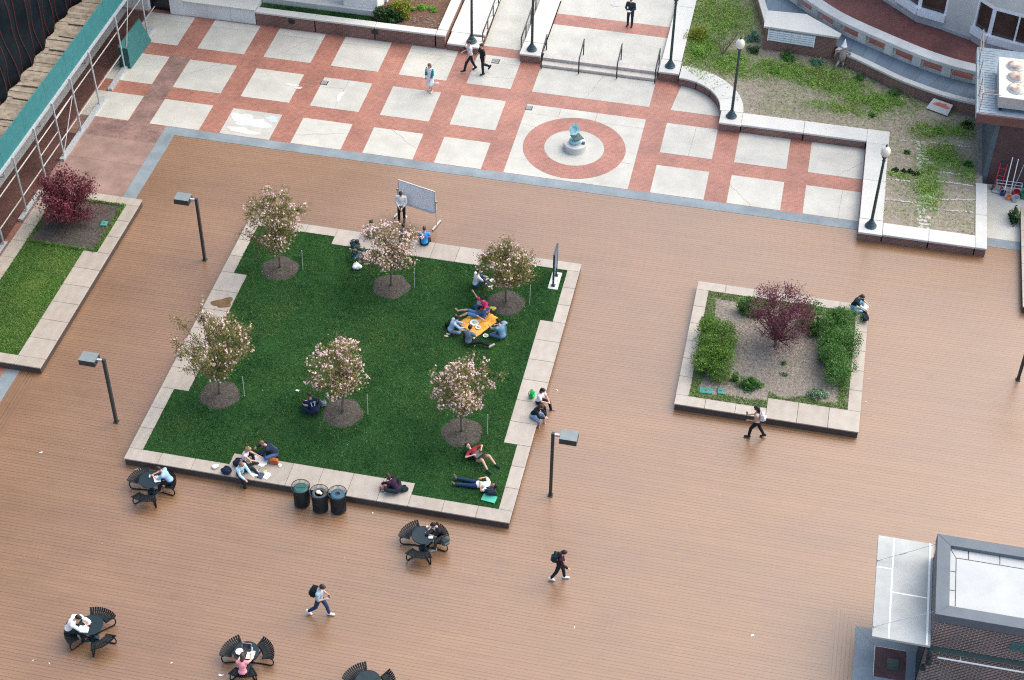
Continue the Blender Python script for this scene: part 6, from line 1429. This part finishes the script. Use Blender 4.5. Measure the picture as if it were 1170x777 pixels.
backpack('dark slate bag at the right of the curled person', (-12.42, 42.62, CTZ+.06), -.7, 1.3, (.014, .025, .035), .85)
# --- east rim pair
sit_rim('woman in a white tee with a green bag behind her on the right rim', (-8.36, 48.45, 0), -20, H=1.64, top=(.72, .70, .71), bottom=(.012, .015, .02), hair=(.010, .008, .009), hairlen=.12, woman=True, lL=(D(82, -14), D(14)), lR=(D(82, 14), D(10)), shoes=(.12, .06, .05), head=(0, .5, 1), look=(0, .9, -.5), group='people on the right rim')
t = backpack('bright green bag on the rim behind the woman in the white tee', (-8.72, 48.68, CTZ), 1.2, .2, (.02, .38, .10), .85)
sit_rim('person in a black sweater and blue skirt bent forward on the right rim', (-8.42, 47.62, 0), -18, H=1.68, U=(0, .55, 1), top=(.010, .018, .022), sleeves='long', bottom=(.26, .34, .48), legs='skirt', hair=(.05, .018, .016), hairlen=.22, woman=True, head=(0, .8, 1), look=(0, .9, -.6), shoes=(.40, .28, .22), lL=(D(82, -10), D(6)), lR=(D(82, 10), D(-6)), group='people on the right rim')
# --- corner of the hedge planter
person('person in a black tee and jeans sitting on the corner rim of the hedge planter', (3.95, 57.18, CTZ), -20, 1.70, U=(0, .4, 1), head=(0, .8, 1), look=(0, .9, -.6), aL=(D(50, -10), D(70, 10)), aR=(D(50, 10), D(70, -10)), top=(.012, .035, .042), sleeves='short', bottom=(.15, .36, .52), hair=(.045, .026, .022), group='people on the hedge planter', **FLOOR)
papers('white papers on the lap of the person on the hedge planter corner', (4.38, 57.24, CTZ+.16), -.3, 4, .34, .40)
backpack('dark backpack below the person on the hedge planter corner', (4.40, 56.72, CTZ+.10), .3, 1.35, (.014, .026, .036), 1.1)
# --- upper plaza walkers
L = (-16.65, 72.05, 0)
person('man in a white shirt and dark trousers walking with the man in black', L, 205, 1.80, lL=(D(30), D(14)), lR=(D(-14), D(-24)), fR=(0, .9, -.4), aL=(D(10, -8), D(30)), aR=(D(18, 8), D(75, -15)), top=(.66, .64, .66), bottom=(.012, .02, .035), hair=(.035, .024, .02), group='people on the plaza', head=(0, .15, 1))
L = (-15.98, 71.95, 0)
person('man in black walking beside the man in a white shirt', L, 215, 1.80, lL=(D(4), D(-4)), lR=(D(-8), D(-58)), fR=(0, .6, -.8), aL=(D(-14, -8), D(5)), aR=(D(20, 8), D(40)), top=(.012, .018, .022), bottom=(.012, .022, .024), hair=(.035, .02, .016), group='people on the plaza', head=(0, .15, 1))
L = (-18.22, 69.78, 0)
person('woman in a white dress and teal cardigan standing on the plaza', L, 250, 1.68, lL=(D(8), D(-6)), lR=(D(-4), D(-10)), aL=(D(12, -10), D(40, 15)), aR=(D(4, 10), D(10)), top=(.72, .74, .78), legs='dress', sleeves='short', hair=(.10, .05, .035), hairlen=.12, shoes=(.55, .48, .42), woman=True, cardigan=(.02, .20, .20), group='people on the plaza')
t = thing('shoulder_bag', 'pale pink bag hanging at the side of the woman in white', 'bag', (-17.88, 69.72, .42), .6); b = MB(); b.ell((0, 0, .12), (.15, .06, .12)); link('body', voxel(b, .02), cloth((.66, .48, .45)), t); MB().tube([(-.1, 0, .2), (-.16, .05, .62), (-.05, .0, .2)], .010, 6).build('strap', cloth((.5, .36, .33)), t)
L = (-9.16, 77.75, .318)
o, J, I = person('man in a dark suit standing above the steps, looking at his hands', L, 262, 1.74, head=(0, .4, 1), look=(0, .9, -.5), aL=(D(14, -14), D(80, 35)), aR=(D(14, 14), D(80, -35)), lL=(D(3, -3), D(-2)), lR=(D(3, 3), D(-2)), top=(.022, .04, .055), sleeves='long', bottom=(.016, .035, .05), hair=(.02, .014, .012), group='people on the plaza')
papers('small white paper held by the man in a dark suit', place(L, 262, (J['L']['W']+J['R']['W'])*.5+Vector((0, .08, .02))), .2, 1, .14, .10, None)

# --- tools beside the service building
t = thing('tool_rack', 'low metal rack in front of the purple brick wall', 'rack', (10.75, 67.75, 0))
MB().tube([(-.6, 0, .45), (.6, 0, .45)], .02, 6).tube([(-.6, .25, .45), (.6, .25, .45)], .02, 6).tube([(-.6, 0, .45), (-.6, .25, .45)], .02, 6).tube([(.6, 0, .45), (.6, .25, .45)], .02, 6).build('top_frame', M_galv, t)
for x in (-.58, .58):
    for y in (0, .25): MB().tube([(x, y, 0), (x, y, .45)], .02, 6).build('leg', M_galv, t)
def pole(label, p0, p1, r_, m): tag(MB().tube([p0, p1], r_, 8).ell(p1, (r_*1.6,)*3, None, 8, 5).build('tool_pole', m), label, 'pole', 'poles leaning on the service wall')
t = thing('hand_truck', 'red hand truck leaning on the purple brick wall', 'hand truck', (10.22, 67.72, 0), -.2); 
for x in (-.16, .16): MB().tube([(x, 0, .12), (x, .42, 1.35)], .022, 6).build('rail', mat('red_paint_metal', (.46, .035, .05), .5), t)
MB().tube([(-.16, .42, 1.35), (0, .47, 1.47), (.16, .42, 1.35)], .022, 6).build('hand_grip', M_black, t); MB().box(-.2, .2, -.22, 0, .03, .05).build('toe_plate', M_galv, t)
for z in (.4, .75, 1.1): MB().tube([(-.16, .105+(z-.4)*.34, z), (.16, .105+(z-.4)*.34, z)], .016, 6).build('crossbar', MATS['red_paint_metal'], t)
for x in (-.22, .22): MB().tube([(x-.03, .05, .12), (x+.03, .05, .12)], .12, 14).build('wheel', M_black, t)
pole('white pole leaning beside the red hand truck', (10.55, 67.5, 0), (10.62, 68.17, 1.7), .022, M_paper); pole('white pole leaning in the middle of the rack', (10.85, 67.55, 0), (10.90, 68.17, 1.65), .02, M_paper); pole('thin grey pole leaning askew to the right', (10.9, 67.5, 0), (11.25, 68.17, 1.75), .014, M_galv)
def pail(name, label, cat, x, y, r_, h_, m, rim=None): 
    t = thing(name, label, cat, (x, y, 0), 0, 'pails and tubs by the rack'); MB().lathe([(r_*.8, 0), (r_, h_), (r_*.93, h_), (r_*.75, .03), (.01, .03)], 20).build('tub', m, t); MB().tube([(r_*math.cos(a), r_*math.sin(a)*.25, h_+r_*.5*math.sin(a)) for a in [math.pi*i/8 for i in range(9)]], .010, 5).build('bail', M_galv, t)
pail('bucket', 'red tub at the right end of the tool rack', 'bucket', 11.1, 67.55, .20, .3, MATS['red_paint_metal']); pail('bucket', 'orange bucket in front of the tool rack', 'bucket', 10.76, 67.2, .13, .22, mat('orange_plastic', (.75, .25, .10), .5)); pail('bucket', 'grey bucket beside the orange one', 'bucket', 11.08, 67.12, .18, .25, M_galv); pail('bucket', 'dark blue bucket under the tool rack', 'bucket', 10.5, 67.45, .14, .25, mat('navy_plastic', (.03, .06, .14), .5)); pail('planter_tub', 'green tub at the right border beside the red one', 'tub', 11.5, 67.5, .24, .35, mat('green_plastic', (.03, .22, .11), .5))
t = shrub('shrub', 'dark green shrub cut by the right border behind the dark planter', 'shrub', (11.0, 65.55, 0), (.22, .8, .7), 900, .10, M_dkshrub, seed=77)
# --- litter on the deck
for i, (x, y, sz, m, lab_) in enumerate(((-27.26, 41.65, .14, M_paper, 'scrap of white paper alone on the left deck'), (-23.42, 32.1, .06, M_paper, 'tiny white scrap below the slumped person, left one'), (-22.8, 32.1, .06, M_paper, 'tiny white scrap below the slumped person, right one'), (-16.72, 32.92, .16, M_paper, 'white straw like scrap beside the pink woman table'), (-18.6, 33.05, .08, M_paper, 'small white scrap between the two lower left tables'), (-13.5, 41.42, .10, M_paper, 'pale scrap on the deck right of the bins'), (1.47, 38.72, .14, M_paper, 'white scrap alone on the lower right deck'), (-4.9, 37.67, .07, M_paper, 'tiny scrap below the walker in white shoes'), (-7.8, 49.65, .09, M_paper, 'pale scrap beside the right rim pair'), (-23.15, 41.62, .20, M_paper, 'white scrap between planter corner and round table'), (4.85, 51.8, .07, M_paper, 'tiny scrap at the right side of the hedge planter, lower one'), (4.9, 53.2, .08, M_paper, 'tiny scrap at the right side of the hedge planter, upper one'))):
    b = MB(); b.sheet(blob(0, 0, sz*.5, sz*.28, i, 9), .012); b.v = [(a, c, z+.02*math.sin(a*40)) for a, c, z in b.v]; b.add([(a, c, .004) for a, c, z in b.v], [tuple(range(9))[::-1]]); b.add(b.v[:9]+b.v[9:18], [(k, (k+1) % 9, 9+(k+1) % 9, 9+k) for k in range(9)])
    o = b.build('litter', m); o.location = (x, y, 0); o.rotation_euler = (0, 0, i*1.1); tag(o, lab_, 'litter', 'litter on the deck')
